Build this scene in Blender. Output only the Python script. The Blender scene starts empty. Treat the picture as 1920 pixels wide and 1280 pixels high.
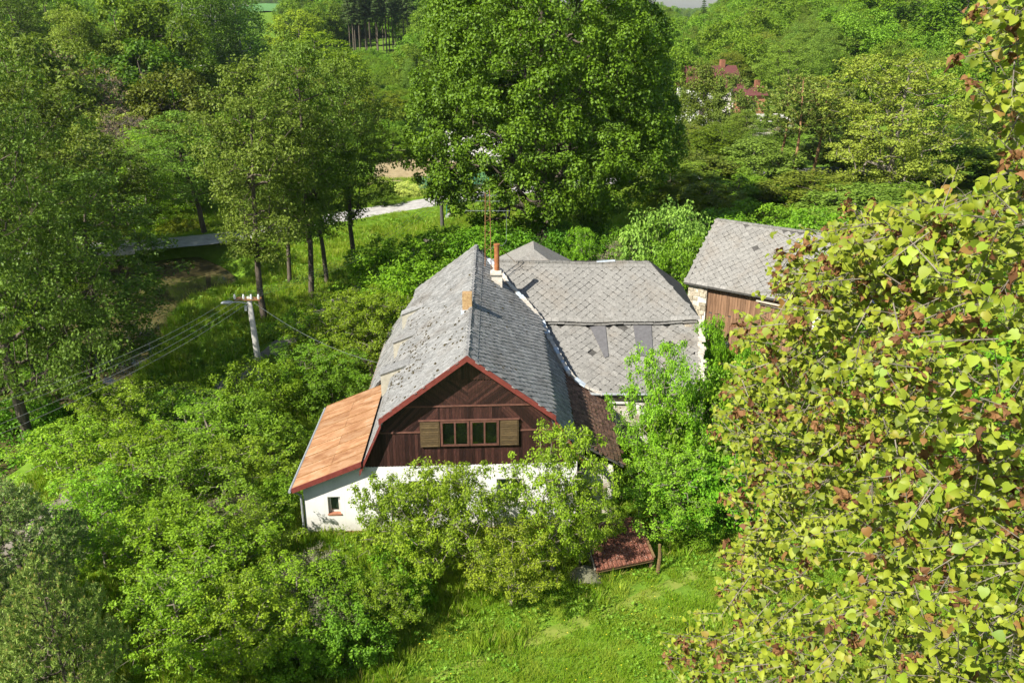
import bpy, math, random
import numpy as np
from mathutils import Vector, Matrix, Euler

random.seed(7)
SC = bpy.context.scene
COL = SC.collection
R_ = math.radians

# ------------------------------------------------------------------ camera
FPX, CAMH, PITCH = 1650.0, 20.0, R_(20.6)
cam_data = bpy.data.cameras.new("camera")
cam_data.sensor_width = 36.0
cam_data.lens = 36.0 * FPX / 1920.0
cam_data.clip_start = 0.1
cam_data.clip_end = 6000.0
cam = bpy.data.objects.new("camera", cam_data)
cam.location = (0, 0, CAMH)
cam.rotation_euler = (math.pi / 2 - PITCH, 0, 0)
COL.objects.link(cam)
SC.camera = cam

# ------------------------------------------------------------------ light
SUN_EL, SUN_AZ = 42.0, 48.0          # azimuth: degrees left of the direction behind the camera
sd = Vector((-math.sin(R_(SUN_AZ)) * math.cos(R_(SUN_EL)), -math.cos(R_(SUN_AZ)) * math.cos(R_(SUN_EL)), math.sin(R_(SUN_EL))))
world = bpy.data.worlds.new("World")
SC.world = world
world.use_nodes = True
wn = world.node_tree
wn.nodes.clear()
sky = wn.nodes.new("ShaderNodeTexSky")
sky.sky_type = 'NISHITA'
sky.sun_disc = False
sky.sun_elevation = R_(SUN_EL)
sky.sun_rotation = math.atan2(sd.x, sd.y)
sky.air_density = 1.0
sky.dust_density = 1.0
bg = wn.nodes.new("ShaderNodeBackground")
bg.inputs[1].default_value = 0.068
wo = wn.nodes.new("ShaderNodeOutputWorld")
wn.links.new(sky.outputs[0], bg.inputs[0])
wn.links.new(bg.outputs[0], wo.inputs[0])
sl = bpy.data.lights.new("sun", 'SUN')
sl.energy = 5.0
sl.angle = R_(0.5)
sl.color = (1.0, 0.955, 0.87)
sun = bpy.data.objects.new("sun", sl)
sun.rotation_euler = sd.to_track_quat('Z', 'Y').to_euler()
sun.location = (-30, -20, 60)
COL.objects.link(sun)
SC.view_settings.view_transform = 'Standard'
SC.view_settings.look = 'None'
SC.view_settings.exposure = 0.92
SC.view_settings.gamma = 1.0
SC.view_settings.use_curve_mapping = False
SC.render.engine = 'CYCLES'
SC.cycles.max_bounces = 5
SC.cycles.diffuse_bounces = 3
SC.cycles.glossy_bounces = 2
SC.cycles.transmission_bounces = 3
SC.cycles.transparent_max_bounces = 6
SC.cycles.use_adaptive_sampling = True
SC.cycles.adaptive_threshold = 0.02

# ------------------------------------------------------------------ pixel helpers (photo pixels, 1920 x 1280)
CP, SP = math.cos(PITCH), math.sin(PITCH)
def ray(px, py):
    u = (px - 960.0) / FPX
    v = (640.0 - py) / FPX
    return np.array([u, CP + v * SP, -SP + v * CP])
def PZ(px, py, z=0.0):
    r = ray(px, py)
    return np.array([0, 0, CAMH]) + r * (z - CAMH) / r[2]
def PY(px, py, Y):
    r = ray(px, py)
    return np.array([0, 0, CAMH]) + r * Y / r[1]

# ------------------------------------------------------------------ object helpers
def mesh_np(name, verts, faces, mats=(), midx=None, tone=None, smooth=False):
    """faces: list of (n,k) int arrays"""
    verts = np.asarray(verts, dtype=np.float32)
    if not isinstance(faces, list):
        faces = [faces]
    faces = [np.asarray(f, dtype=np.int32) for f in faces if len(f)]
    me = bpy.data.meshes.new(name)
    nl = sum(f.size for f in faces)
    npoly = sum(len(f) for f in faces)
    me.vertices.add(len(verts))
    me.vertices.foreach_set("co", verts.ravel())
    me.loops.add(nl)
    me.loops.foreach_set("vertex_index", np.concatenate([f.ravel() for f in faces]))
    me.polygons.add(npoly)
    tot = np.concatenate([np.full(len(f), f.shape[1], dtype=np.int32) for f in faces])
    st = np.concatenate([[0], np.cumsum(tot)[:-1]]).astype(np.int32)
    me.polygons.foreach_set("loop_start", st)
    me.polygons.foreach_set("loop_total", tot)
    if midx is not None:
        me.polygons.foreach_set("material_index", np.asarray(midx, dtype=np.int32))
    me.polygons.foreach_set("use_smooth", np.full(npoly, bool(smooth)))
    for m in mats:
        me.materials.append(m)
    me.update(calc_edges=True)
    if tone is not None:
        a = me.attributes.new("tone", 'FLOAT', 'POINT')
        a.data.foreach_set("value", np.asarray(tone, dtype=np.float32))
    me.validate()
    return me

def link(name, me, parent=None, loc=None):
    o = bpy.data.objects.new(name, me)
    COL.objects.link(o)
    if parent is not None:
        o.parent = parent
    if loc is not None:
        o.location = loc
    return o
def tag(o, label=None, cat=None, group=None, kind=None):
    if label: o["label"] = label
    if cat: o["category"] = cat
    if group: o["group"] = group
    if kind: o["kind"] = kind
    return o
def thing(name, loc, label, cat, group=None, rotz=0.0):
    o = bpy.data.objects.new(name, None)
    o.empty_display_size = 0.3
    o.location = loc
    o.rotation_euler = (0, 0, rotz)
    COL.objects.link(o)
    return tag(o, label, cat, group)

class MB:
    """collects polygons; build() links them as one mesh object, world coordinates shifted to the root"""
    def __init__(s):
        s.v = []; s.f = []; s.m = []
    def face(s, pts, m=0):
        b = len(s.v)
        s.v += [tuple(p) for p in pts]
        s.f.append(list(range(b, b + len(pts)))); s.m.append(m)
    def solid(s, bottom, top, m=0):
        """two loops of equal length joined by sides (bottom ccw seen from the top)"""
        n = len(bottom); b = len(s.v)
        s.v += [tuple(p) for p in bottom] + [tuple(p) for p in top]
        s.f.append(list(range(b + n - 1, b - 1, -1))); s.m.append(m)
        s.f.append(list(range(b + n, b + 2 * n))); s.m.append(m)
        for i in range(n):
            j = (i + 1) % n
            s.f.append([b + i, b + j, b + n + j, b + n + i]); s.m.append(m)
        return s
    def box(s, a, b, m=0, fn=None):
        x0, y0, z0 = a; x1, y1, z1 = b
        lo = [(x0, y0, z0), (x1, y0, z0), (x1, y1, z0), (x0, y1, z0)]
        hi = [(x, y, z1) for x, y, z in lo]
        if fn:
            lo = [fn(*p) for p in lo]; hi = [fn(*p) for p in hi]
        return s.solid(lo, hi, m)
    def bar(s, p, q, w, h, up=(0, 0, 1), m=0):
        """box along p-q, width w across, height h along up"""
        p = Vector(p); q = Vector(q); d = (q - p).normalized(); up = Vector(up)
        sx = d.cross(up).normalized() * (w / 2); uz = sx.cross(d).normalized() * (h / 2)
        lo = [p - sx - uz, p + sx - uz, p + sx + uz, p - sx + uz]
        hi = [v + (q - p) for v in lo]
        return s.solid(lo, hi, m)
    def tube(s, pts, rs, n=6, m=0, cap=True):
        pts = [Vector(p) for p in pts]
        if not hasattr(rs, '__len__'): rs = [rs] * len(pts)
        rings = []
        for i, p in enumerate(pts):
            d = (pts[min(i + 1, len(pts) - 1)] - pts[max(i - 1, 0)]).normalized()
            a = d.orthogonal().normalized() if i == 0 else (s_a - d * s_a.dot(d)).normalized()
            s_a = a
            c = d.cross(a)
            base = len(s.v)
            for k in range(n):
                t = 2 * math.pi * k / n
                s.v.append(tuple(p + (a * math.cos(t) + c * math.sin(t)) * rs[i]))
            rings.append(base)
        for i in range(len(rings) - 1):
            for k in range(n):
                j = (k + 1) % n
                s.f.append([rings[i] + k, rings[i] + j, rings[i + 1] + j, rings[i + 1] + k]); s.m.append(m)
        if cap:
            s.f.append([rings[0] + k for k in range(n - 1, -1, -1)]); s.m.append(m)
            s.f.append([rings[-1] + k for k in range(n)]); s.m.append(m)
        return s
    def build(s, name, mats, parent=None, smooth=False, origin=None):
        if not isinstance(mats, (list, tuple)): mats = [mats]
        o = Vector((0, 0, 0))
        if parent is not None:
            o = parent.location.copy()
            if parent.parent is not None: o = o + parent.parent.location
        me = bpy.data.meshes.new(name)
        own = Vector(origin) if origin is not None else o
        me.from_pydata([tuple(Vector(v) - own) for v in s.v], [], s.f)
        for m in mats: me.materials.append(m)
        me.polygons.foreach_set("material_index", s.m)
        if smooth: me.polygons.foreach_set("use_smooth", [True] * len(s.f))
        me.update()
        ob = link(name, me, parent)
        ob.location = own - o
        return ob

# ------------------------------------------------------------------ materials
MATS = {}
class NT:
    def __init__(s, name):
        s.mat = bpy.data.materials.new(name); s.mat.use_nodes = True
        s.t = s.mat.node_tree; s.t.nodes.clear()
        s.out = s.n("ShaderNodeOutputMaterial")
        MATS[name] = s.mat
    def n(s, typ, **kw):
        nd = s.t.nodes.new(typ)
        for k, v in kw.items(): setattr(nd, k, v)
        return nd
    def l(s, a, b): s.t.links.new(a, b)
    def val(s, sock, v):
        if hasattr(v, 'is_linked') or hasattr(v, 'links'): s.l(v, sock)
        else: sock.default_value = v
    def noise(s, scale, detail=4, rough=0.6, vec=None, dist=0.0):
        nd = s.n("ShaderNodeTexNoise")
        nd.inputs["Scale"].default_value = scale; nd.inputs["Detail"].default_value = detail
        nd.inputs["Roughness"].default_value = rough; nd.inputs["Distortion"].default_value = dist
        s.l(vec if vec is not None else s.pos(), nd.inputs["Vector"])
        return nd.outputs["Fac"]
    def pos(s):
        if not hasattr(s, '_p'): s._p = s.n("ShaderNodeNewGeometry")
        return s._p.outputs["Position"]
    def ramp(s, fac, stops):
        nd = s.n("ShaderNodeValToRGB"); s.l(fac, nd.inputs[0])
        cr = nd.color_ramp
        while len(cr.elements) < len(stops): cr.elements.new(0.5)
        for e, (p, c) in zip(cr.elements, stops):
            e.position = p; e.color = (*c, 1) if len(c) == 3 else c
        return nd.outputs[0]
    def mix(s, fac, a, b, mode='MIX'):
        nd = s.n("ShaderNodeMix", data_type='RGBA', blend_type=mode)
        s.val(nd.inputs[0], fac)
        for sock, v in ((nd.inputs[6], a), (nd.inputs[7], b)):
            if isinstance(v, (tuple, list)): sock.default_value = (*v[:3], 1)
            else: s.l(v, sock)
        return nd.outputs[2]
    def math(s, op, a, b=0.0, clamp=False):
        nd = s.n("ShaderNodeMath", operation=op); nd.use_clamp = clamp
        s.val(nd.inputs[0], a); s.val(nd.inputs[1], b)
        return nd.outputs[0]
    def attr(s, name):
        nd = s.n("ShaderNodeAttribute"); nd.attribute_name = name
        return nd.outputs["Fac"]
    def island(s):
        s.pos(); return s._p.outputs["Random Per Island"]
    def objrand(s):
        if not hasattr(s, '_o'): s._o = s.n("ShaderNodeObjectInfo")
        return s._o.outputs["Random"]
    def objcol(s):
        s.objrand(); return s._o.outputs["Color"]
    def mapping(s, scale=(1, 1, 1), rot=(0, 0, 0), gen=None):
        nd = s.n("ShaderNodeMapping")
        nd.inputs["Scale"].default_value = scale; nd.inputs["Rotation"].default_value = rot
        s.l(gen if gen is not None else s.pos(), nd.inputs["Vector"])
        return nd.outputs[0]
    def bsdf(s, color, rough=0.8, spec=0.3, metal=0.0, bump=None, bstr=0.3, bdist=0.02):
        b = s.n("ShaderNodeBsdfPrincipled")
        if isinstance(color, (tuple, list)): b.inputs["Base Color"].default_value = (*color[:3], 1)
        else: s.l(color, b.inputs["Base Color"])
        s.val(b.inputs["Roughness"], rough)
        b.inputs["Specular IOR Level"].default_value = spec
        b.inputs["Metallic"].default_value = metal
        if bump is not None:
            bn = s.n("ShaderNodeBump"); bn.inputs["Strength"].default_value = bstr
            bn.inputs["Distance"].default_value = bdist
            s.l(bump, bn.inputs["Height"]); s.l(bn.outputs[0], b.inputs["Normal"])
        return b
    def done(s, sh):
        s.l(sh.outputs[0], s.out.inputs[0]); return s.mat

def leaf_mat(name, dark, light, trans=(0.2, 0.4, 0.03), tfac=0.3, rough=0.5, spec=0.35, third=None, patch=None):
    m = NT(name)
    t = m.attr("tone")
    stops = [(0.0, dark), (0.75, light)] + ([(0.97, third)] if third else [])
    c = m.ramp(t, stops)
    if patch:
        c = m.mix(m.math('MULTIPLY', m.math('SUBTRACT', m.noise(0.55, 4, 0.65), 0.46, True), 5.0, True), c, patch)
    c = m.mix(1.0, c, m.objcol(), 'MULTIPLY')
    hs = m.n("ShaderNodeHueSaturation")
    m.l(c, hs.inputs["Color"])
    m.l(m.math('ADD', m.math('MULTIPLY', m.objrand(), 0.03), 0.485), hs.inputs["Hue"])
    m.l(m.math('ADD', m.math('MULTIPLY', m.objrand(), 0.3), 0.85), hs.inputs["Value"])
    b = m.bsdf(hs.outputs[0], rough, spec)
    tr = m.n("ShaderNodeBsdfTranslucent")
    m.l(m.mix(1.0, m.mix(0.5, hs.outputs[0], trans), m.objcol(), 'MULTIPLY'), tr.inputs[0])
    mx = m.n("ShaderNodeMixShader"); mx.inputs[0].default_value = tfac
    m.l(b.outputs[0], mx.inputs[1]); m.l(tr.outputs[0], mx.inputs[2])
    return m.done(mx)

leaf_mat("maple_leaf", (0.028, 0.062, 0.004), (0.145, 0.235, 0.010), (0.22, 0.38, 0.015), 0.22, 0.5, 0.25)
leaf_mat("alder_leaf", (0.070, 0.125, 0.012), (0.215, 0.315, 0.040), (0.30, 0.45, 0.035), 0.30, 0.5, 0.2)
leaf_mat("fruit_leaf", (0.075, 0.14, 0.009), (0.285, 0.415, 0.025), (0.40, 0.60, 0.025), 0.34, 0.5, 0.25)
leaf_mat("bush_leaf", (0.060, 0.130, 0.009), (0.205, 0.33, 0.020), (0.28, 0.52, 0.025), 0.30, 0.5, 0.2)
leaf_mat("spruce_needle", (0.03, 0.06, 0.016), (0.08, 0.13, 0.03), (0.12, 0.2, 0.03), 0.15, 0.6, 0.2)
leaf_mat("pine_needle", (0.12, 0.18, 0.035), (0.32, 0.40, 0.10), (0.25, 0.34, 0.10), 0.28, 0.5, 0.3, third=(0.50, 0.38, 0.16))
leaf_mat("linden_leaf", (0.060, 0.110, 0.008), (0.30, 0.375, 0.030), (0.36, 0.44, 0.03), 0.18, 0.5, 0.25, third=(0.26, 0.15, 0.04))
leaf_mat("withered_leaf", (0.09, 0.036, 0.015), (0.24, 0.115, 0.048), (0.25, 0.10, 0.05), 0.2, 0.7, 0.2)
leaf_mat("twig_leaf", (0.16, 0.12, 0.06), (0.30, 0.25, 0.14), (0.2, 0.18, 0.08), 0.15, 0.7, 0.2)
leaf_mat("grass_blade", (0.15, 0.26, 0.012), (0.33, 0.49, 0.030), (0.46, 0.66, 0.03), 0.42, 0.5, 0.2, third=(0.50, 0.45, 0.14), patch=(0.40, 0.48, 0.06))
leaf_mat("weed_leaf", (0.10, 0.21, 0.016), (0.24, 0.39, 0.035), (0.34, 0.54, 0.04), 0.35, 0.5, 0.2)

def simple(name, c1, c2, scale=3.0, rough=0.85, spec=0.25, metal=0.0, bscale=20.0, bstr=0.3, stretch=(1, 1, 1), island=0.0):
    m = NT(name)
    mp = m.mapping(stretch)
    f = m.noise(scale, 6, 0.65, mp)
    c = m.ramp(f, [(0.3, c1), (0.7, c2)])
    if island:
        g = m.math('ADD', m.math('MULTIPLY', m.objrand(), island), 1 - island / 2)
        g2 = m.math('ADD', m.math('MULTIPLY', m.island(), island), 1 - island / 2)
        g = m.math('MULTIPLY', g, g2)
        cx = m.n("ShaderNodeCombineColor")
        for i in range(3): m.l(g, cx.inputs[i])
        c = m.mix(1.0, c, cx.outputs[0], 'MULTIPLY')
    return m.done(m.bsdf(c, rough, spec, metal, m.noise(bscale, 5, 0.7, mp), bstr))

simple("bark", (0.05, 0.04, 0.028), (0.16, 0.13, 0.095), 6, stretch=(1, 1, 0.3), bscale=14, bstr=0.8)
simple("bark_pale", (0.12, 0.10, 0.075), (0.30, 0.26, 0.20), 6, stretch=(1, 1, 0.4), bscale=14, bstr=0.5)
simple("bark_pine", (0.16, 0.085, 0.04), (0.36, 0.20, 0.105), 4, stretch=(1, 1, 0.4), bscale=14, bstr=0.7)
simple("bark_birch", (0.25, 0.24, 0.21), (0.6, 0.58, 0.53), 3, bscale=9)
simple("red_trim", (0.14, 0.030, 0.022), (0.22, 0.050, 0.038), 5, 0.6, 0.3)
simple("old_timber", (0.06, 0.038, 0.018), (0.19, 0.125, 0.055), 4, stretch=(1, 1, 9), island=0.5)
simple("whitewood", (0.55, 0.53, 0.46), (0.78, 0.75, 0.68), 4, 0.6)
simple("cream_board", (0.34, 0.31, 0.24), (0.50, 0.47, 0.38), 4, 0.7)
simple("dark_frame", (0.10, 0.045, 0.03), (0.18, 0.085, 0.06), 7, 0.6)
simple("mortar", (0.40, 0.35, 0.28), (0.68, 0.63, 0.55), 3, 0.9, bscale=9, bstr=0.8)
simple("lead_flashing", (0.40, 0.46, 0.52), (0.62, 0.68, 0.73), 3, 0.5, 0.4)
simple("brick_red", (0.20, 0.075, 0.04), (0.36, 0.17, 0.10), 9, island=0.6)
simple("brick_dirty", (0.20, 0.11, 0.05), (0.40, 0.28, 0.14), 9, island=0.7)
simple("rust_pipe", (0.22, 0.075, 0.025), (0.38, 0.15, 0.055), 6, 0.7)
simple("concrete", (0.34, 0.33, 0.29), (0.52, 0.50, 0.45), 5, stretch=(1, 1, 0.3))
simple("steel", (0.30, 0.32, 0.33), (0.5, 0.52, 0.53), 8, 0.45, 0.5, 0.3)
simple("rust_iron", (0.16, 0.075, 0.03), (0.34, 0.18, 0.07), 12, 0.8)
simple("porcelain", (0.7, 0.7, 0.68), (0.8, 0.8, 0.78), 8, 0.2, 0.5)
simple("wire_alu", (0.22, 0.24, 0.24), (0.35, 0.37, 0.37), 8, 0.4, 0.5, 0.5)
simple("dark_pole", (0.05, 0.045, 0.04), (0.12, 0.11, 0.10), 6)
simple("rubble_white", (0.45, 0.44, 0.41), (0.75, 0.74, 0.72), 5, bscale=9, island=0.3)
simple("soil", (0.13, 0.085, 0.05), (0.27, 0.19, 0.12), 2.5, 0.95, 0.1, bscale=7, bstr=1.0)
simple("tarp_blue", (0.02, 0.03, 0.07), (0.04, 0.06, 0.11), 3, 0.5)
simple("yellow_petal", (0.75, 0.58, 0.03), (0.85, 0.7, 0.05), 5)
simple("netting", (0.10, 0.11, 0.06), (0.22, 0.20, 0.13), 30, 0.9, bscale=60, bstr=1.0)
simple("teal_mesh", (0.03, 0.16, 0.13), (0.06, 0.25, 0.21), 10, 0.6)
simple("old_roof_red", (0.09, 0.03, 0.03), (0.16, 0.06, 0.05), 6)
simple("new_roof_orange", (0.32, 0.11, 0.05), (0.45, 0.18, 0.09), 6)
simple("moss", (0.025, 0.022, 0.010), (0.085, 0.065, 0.03), 9, 0.95, 0.1, bscale=30, bstr=1.0)
simple("curtain", (0.55, 0.56, 0.52), (0.72, 0.73, 0.69), 8, stretch=(6, 6, 0.3))
simple("shutter_wood", (0.045, 0.030, 0.013), (0.13, 0.088, 0.040), 5, stretch=(1, 1, 9), island=0.5)
simple("barn_board", (0.13, 0.070, 0.038), (0.30, 0.175, 0.10), 3, stretch=(3, 3, 0.3), island=0.45)
simple("stone_block", (0.26, 0.22, 0.15), (0.52, 0.46, 0.35), 4, bscale=8, bstr=0.9, island=0.5)
simple("gravel", (0.30, 0.28, 0.25), (0.50, 0.48, 0.44), 1.2, 0.95, 0.15, bscale=30, bstr=0.6)
simple("path_dirt", (0.15, 0.125, 0.10), (0.34, 0.30, 0.25), 0.8, 0.95, 0.15, bscale=25, bstr=0.6)

# white plaster with faint blocks and a dirty foot
m = NT("white_plaster")
f = m.noise(1.2, 6, 0.7)
c = m.ramp(f, [(0.25, (0.64, 0.63, 0.59)), (0.6, (0.78, 0.77, 0.73))])
br = m.n("ShaderNodeTexBrick"); br.inputs["Scale"].default_value = 1.0
br.inputs["Brick Width"].default_value = 0.5; br.inputs["Row Height"].default_value = 0.25
br.inputs["Mortar Size"].default_value = 0.008
sx = m.n("ShaderNodeSeparateXYZ"); m.l(m.pos(), sx.inputs[0])
cb = m.n("ShaderNodeCombineXYZ"); m.l(m.math('ADD', sx.outputs[0], sx.outputs[1]), cb.inputs[0]); m.l(sx.outputs[2], cb.inputs[1])
m.l(cb.outputs[0], br.inputs["Vector"])
dirt = m.math('MULTIPLY', m.math('SUBTRACT', 1.0, sx.outputs[2], True), m.math('MULTIPLY', m.noise(2.2, 6, 0.75), 1.4), True)
c = m.mix(dirt, c, (0.35, 0.30, 0.22))
stk = m.noise(1.0, 5, 0.7, m.mapping((3.5, 3.5, 0.22)))
c = m.mix(m.math('MULTIPLY', m.math('SUBTRACT', stk, 0.56, True), 2.2, True), c, (0.42, 0.40, 0.34))
m.done(m.bsdf(c, 0.9, 0.2, 0, m.math('ADD', br.outputs["Fac"], m.math('MULTIPLY', m.noise(14, 5, 0.7), 0.6)), -0.35, 0.012))

m = NT("old_plaster")
f = m.noise(0.9, 7, 0.7)
c = m.ramp(f, [(0.42, (0.72, 0.69, 0.62)), (0.5, (0.55, 0.50, 0.40)), (0.58, (0.33, 0.27, 0.19))])
m.done(m.bsdf(c, 0.95, 0.15, 0, m.noise(6, 6, 0.75), 1.0, 0.06))

def slate(name, base, light, dark, brown, bf=0.5, var=0.35):
    m = NT(name)
    f1 = m.noise(0.55, 5, 0.65); f2 = m.noise(26, 3, 0.6); f3 = m.noise(7, 6, 0.75)
    c = m.ramp(f3, [(0.3, dark), (0.5, base), (0.75, light)])
    c = m.mix(m.math('MULTIPLY', m.math('SUBTRACT', f1, 0.5, True), 2 * bf, True), c, brown)
    spots = m.math('MULTIPLY', m.math('SUBTRACT', f2, 0.62, True), 9.0, True)
    c = m.mix(m.math('MULTIPLY', spots, 0.8), c, (0.62, 0.60, 0.54))
    dsp = m.math('MULTIPLY', m.math('SUBTRACT', 0.32, m.noise(19, 3, 0.6, m.mapping((1, 1, 1), (1, 0, 0))), True), 9.0, True)
    c = m.mix(m.math('MULTIPLY', dsp, 0.8), c, (0.06, 0.055, 0.045))
    g = m.math('ADD', m.math('MULTIPLY', m.math('MULTIPLY', m.objrand(), m.island()), var), 1 - var * 0.4)
    g = m.math('MULTIPLY', g, m.math('ADD', m.math('MULTIPLY', m.island(), var * 0.6), 1 - var * 0.3))
    cx = m.n("ShaderNodeCombineColor")
    for i in range(3): m.l(g, cx.inputs[i])
    c = m.mix(1.0, c, cx.outputs[0], 'MULTIPLY')
    return m.done(m.bsdf(c, 0.85, 0.3, 0, f3, 0.6, 0.01))
slate("slate_house", (0.24, 0.238, 0.228), (0.36, 0.355, 0.34), (0.11, 0.108, 0.10), (0.15, 0.12, 0.09), 1.0, 0.42)
slate("slate_wing", (0.215, 0.205, 0.185), (0.30, 0.285, 0.255), (0.14, 0.135, 0.118), (0.19, 0.15, 0.105), 1.1, 0.2)
slate("tile_brown", (0.13, 0.065, 0.04), (0.27, 0.15, 0.095), (0.05, 0.035, 0.025), (0.07, 0.065, 0.03), 0.9, 0.7)
slate("tile_red", (0.17, 0.06, 0.035), (0.33, 0.15, 0.095), (0.07, 0.03, 0.02), (0.10, 0.075, 0.04), 0.9, 0.6)
simple("sheet_grey", (0.10, 0.095, 0.095), (0.15, 0.145, 0.145), 6, 0.6)
simple("under_roof", (0.05, 0.047, 0.042), (0.10, 0.095, 0.085), 6, 0.9)

# rusty orange sheet metal
m = NT("rusty_sheet")
f = m.noise(1.5, 8, 0.72, m.mapping((0.8, 1.5, 1)), 0.4)
c = m.ramp(f, [(0.28, (0.17, 0.070, 0.030)), (0.45, (0.31, 0.155, 0.072)), (0.58, (0.39, 0.225, 0.12)), (0.72, (0.39, 0.31, 0.24))])
f2 = m.noise(5, 5, 0.7, m.mapping((0.6, 2.4, 1)))
c = m.mix(m.math('MULTIPLY', m.math('SUBTRACT', f2, 0.62, True), 6, True), c, (0.20, 0.06, 0.03))
g = m.math('ADD', m.math('MULTIPLY', m.objrand(), 0.3), 0.88)
cx = m.n("ShaderNodeCombineColor")
for i in range(3): m.l(g, cx.inputs[i])
c = m.mix(1.0, c, cx.outputs[0], 'MULTIPLY')
m.done(m.bsdf(c, 0.65, 0.3, 0, f, 0.15))

# stained boards of the gable: long worn streaks
m = NT("gable_board")
f = m.noise(9, 6, 0.7, m.mapping((3, 3, 0.5)))
c = m.ramp(f, [(0.25, (0.016, 0.008, 0.006)), (0.55, (0.050, 0.019, 0.014)), (0.8, (0.12, 0.052, 0.038))])
g = m.math('ADD', m.math('MULTIPLY', m.objrand(), 1.1), 0.45)
cx = m.n("ShaderNodeCombineColor")
for i in range(3): m.l(g, cx.inputs[i])
c = m.mix(1.0, c, cx.outputs[0], 'MULTIPLY')
sp = m.math('MULTIPLY', m.math('SUBTRACT', m.noise(3.2, 4, 0.7, m.mapping((4, 4, 1))), 0.70, True), 12, True)
c = m.mix(m.math('MULTIPLY', sp, 0.7), c, (0.32, 0.19, 0.09))
m.done(m.bsdf(c, 0.55, 0.4, 0, f, 0.4))

m = NT("glass")
fr = m.n("ShaderNodeFresnel"); fr.inputs[0].default_value = 1.6
g_ = m.n("ShaderNodeBsdfGlossy"); g_.inputs["Roughness"].default_value = 0.03
t_ = m.n("ShaderNodeBsdfTransparent"); t_.inputs[0].default_value = (0.72, 0.80, 0.77, 1)
mx = m.n("ShaderNodeMixShader"); m.l(m.math('ADD', m.math('MULTIPLY', fr.outputs[0], 0.8), 0.06), mx.inputs[0]); m.l(t_.outputs[0], mx.inputs[1]); m.l(g_.outputs[0], mx.inputs[2])
m.done(mx)
m = NT("water")
f = m.noise(2.2, 3, 0.5)
b = m.bsdf((0.105, 0.088, 0.036), 0.04, 0.8, 0, f, 0.05, 0.03)
m.done(b)

# terrain: grass, patches, worn track
m = NT("meadow_ground")
fa = m.noise(0.16, 5, 0.6); fb = m.noise(1.7, 6, 0.7); fc = m.noise(14, 4, 0.7)
c = m.ramp(fb, [(0.3, (0.09, 0.17, 0.014)), (0.55, (0.16, 0.28, 0.022)), (0.75, (0.24, 0.33, 0.05))])
c = m.mix(m.math('MULTIPLY', m.math('SUBTRACT', fa, 0.5, True), 3, True), c, (0.13, 0.19, 0.035))
c = m.mix(m.math('MULTIPLY', fc, 0.5), c, (0.05, 0.10, 0.012))
m.done(m.bsdf(c, 0.95, 0.1, 0, fb, 0.6, 0.1))
simple("worn_track", (0.12, 0.20, 0.02), (0.24, 0.26, 0.055), 2.2, 0.95, 0.1, bscale=12, bstr=0.8)
m = NT("far_field")
c = m.ramp(m.noise(0.02, 3, 0.5), [(0.3, (0.09, 0.20, 0.06)), (0.7, (0.13, 0.27, 0.09))])
m.done(m.bsdf(c, 0.95, 0.1))
m = NT("furrow_soil")
c = m.ramp(m.noise(1.5, 5, 0.6), [(0.3, (0.28, 0.22, 0.12)), (0.7, (0.42, 0.34, 0.20))])
m.done(m.bsdf(c, 0.95, 0.1))
# ------------------------------------------------------------------ terrain
CH = np.array([(-60, 108), (-47, 92), (-38, 76.5), (-33, 71.5), (-28.8, 66), (-28.0, 58), (-26.5, 50), (-26.5, 42), (-29, 30), (-31, 12), (-33, -30)], float)
PATH = np.array([(-8.0, 80), (-9.3, 73), (-11.3, 66.3), (-13.4, 59), (-14.9, 52.3), (-16.6, 44.8), (-18.4, 38), (-19.6, 32), (-20.0, 24), (-20, 10), (-19, -20)], float)
ROAD = np.array([(-90, 62), (-60, 67), (-48, 70), (-39.5, 72.8), (-35.3, 74.3), (-26.9, 77.6), (-20.5, 83), (-14.8, 88.6), (-10, 92.6), (-5.9, 95.8), (2, 101), (14, 107), (40, 114), (90, 128)], float)
def smooth(t):
    t = np.clip(t, 0, 1); return t * t * (3 - 2 * t)
def polydist(x, y, P):
    d = np.full(np.shape(x), 1e9)
    for (ax, ay), (bx, by) in zip(P[:-1], P[1:]):
        vx, vy = bx - ax, by - ay
        t = np.clip(((x - ax) * vx + (y - ay) * vy) / (vx * vx + vy * vy), 0, 1)
        d = np.minimum(d, np.hypot(x - ax - t * vx, y - ay - t * vy))
    return d
def catmull(P, step=0.6):
    P = [np.array(p, float) for p in P]; Q = [2 * P[0] - P[1]] + P + [2 * P[-1] - P[-2]]
    out = []
    for i in range(1, len(Q) - 2):
        n = max(2, int(np.linalg.norm(Q[i + 1] - Q[i]) / step))
        for k in range(n):
            t = k / n
            out.append(0.5 * ((2 * Q[i]) + (-Q[i - 1] + Q[i + 1]) * t + (2 * Q[i - 1] - 5 * Q[i] + 4 * Q[i + 1] - Q[i + 2]) * t * t + (-Q[i - 1] + 3 * Q[i] - 3 * Q[i + 1] + Q[i + 2]) * t ** 3))
    out.append(P[-1])
    return np.array(out)
CHs, PATHs, ROADs = catmull(CH, 3), catmull(PATH, 3), catmull(ROAD, 3)
def pond(x, y):
    return np.hypot((x + 27.8) / 4.8, (y - 69.2) / 6.0)
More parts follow.
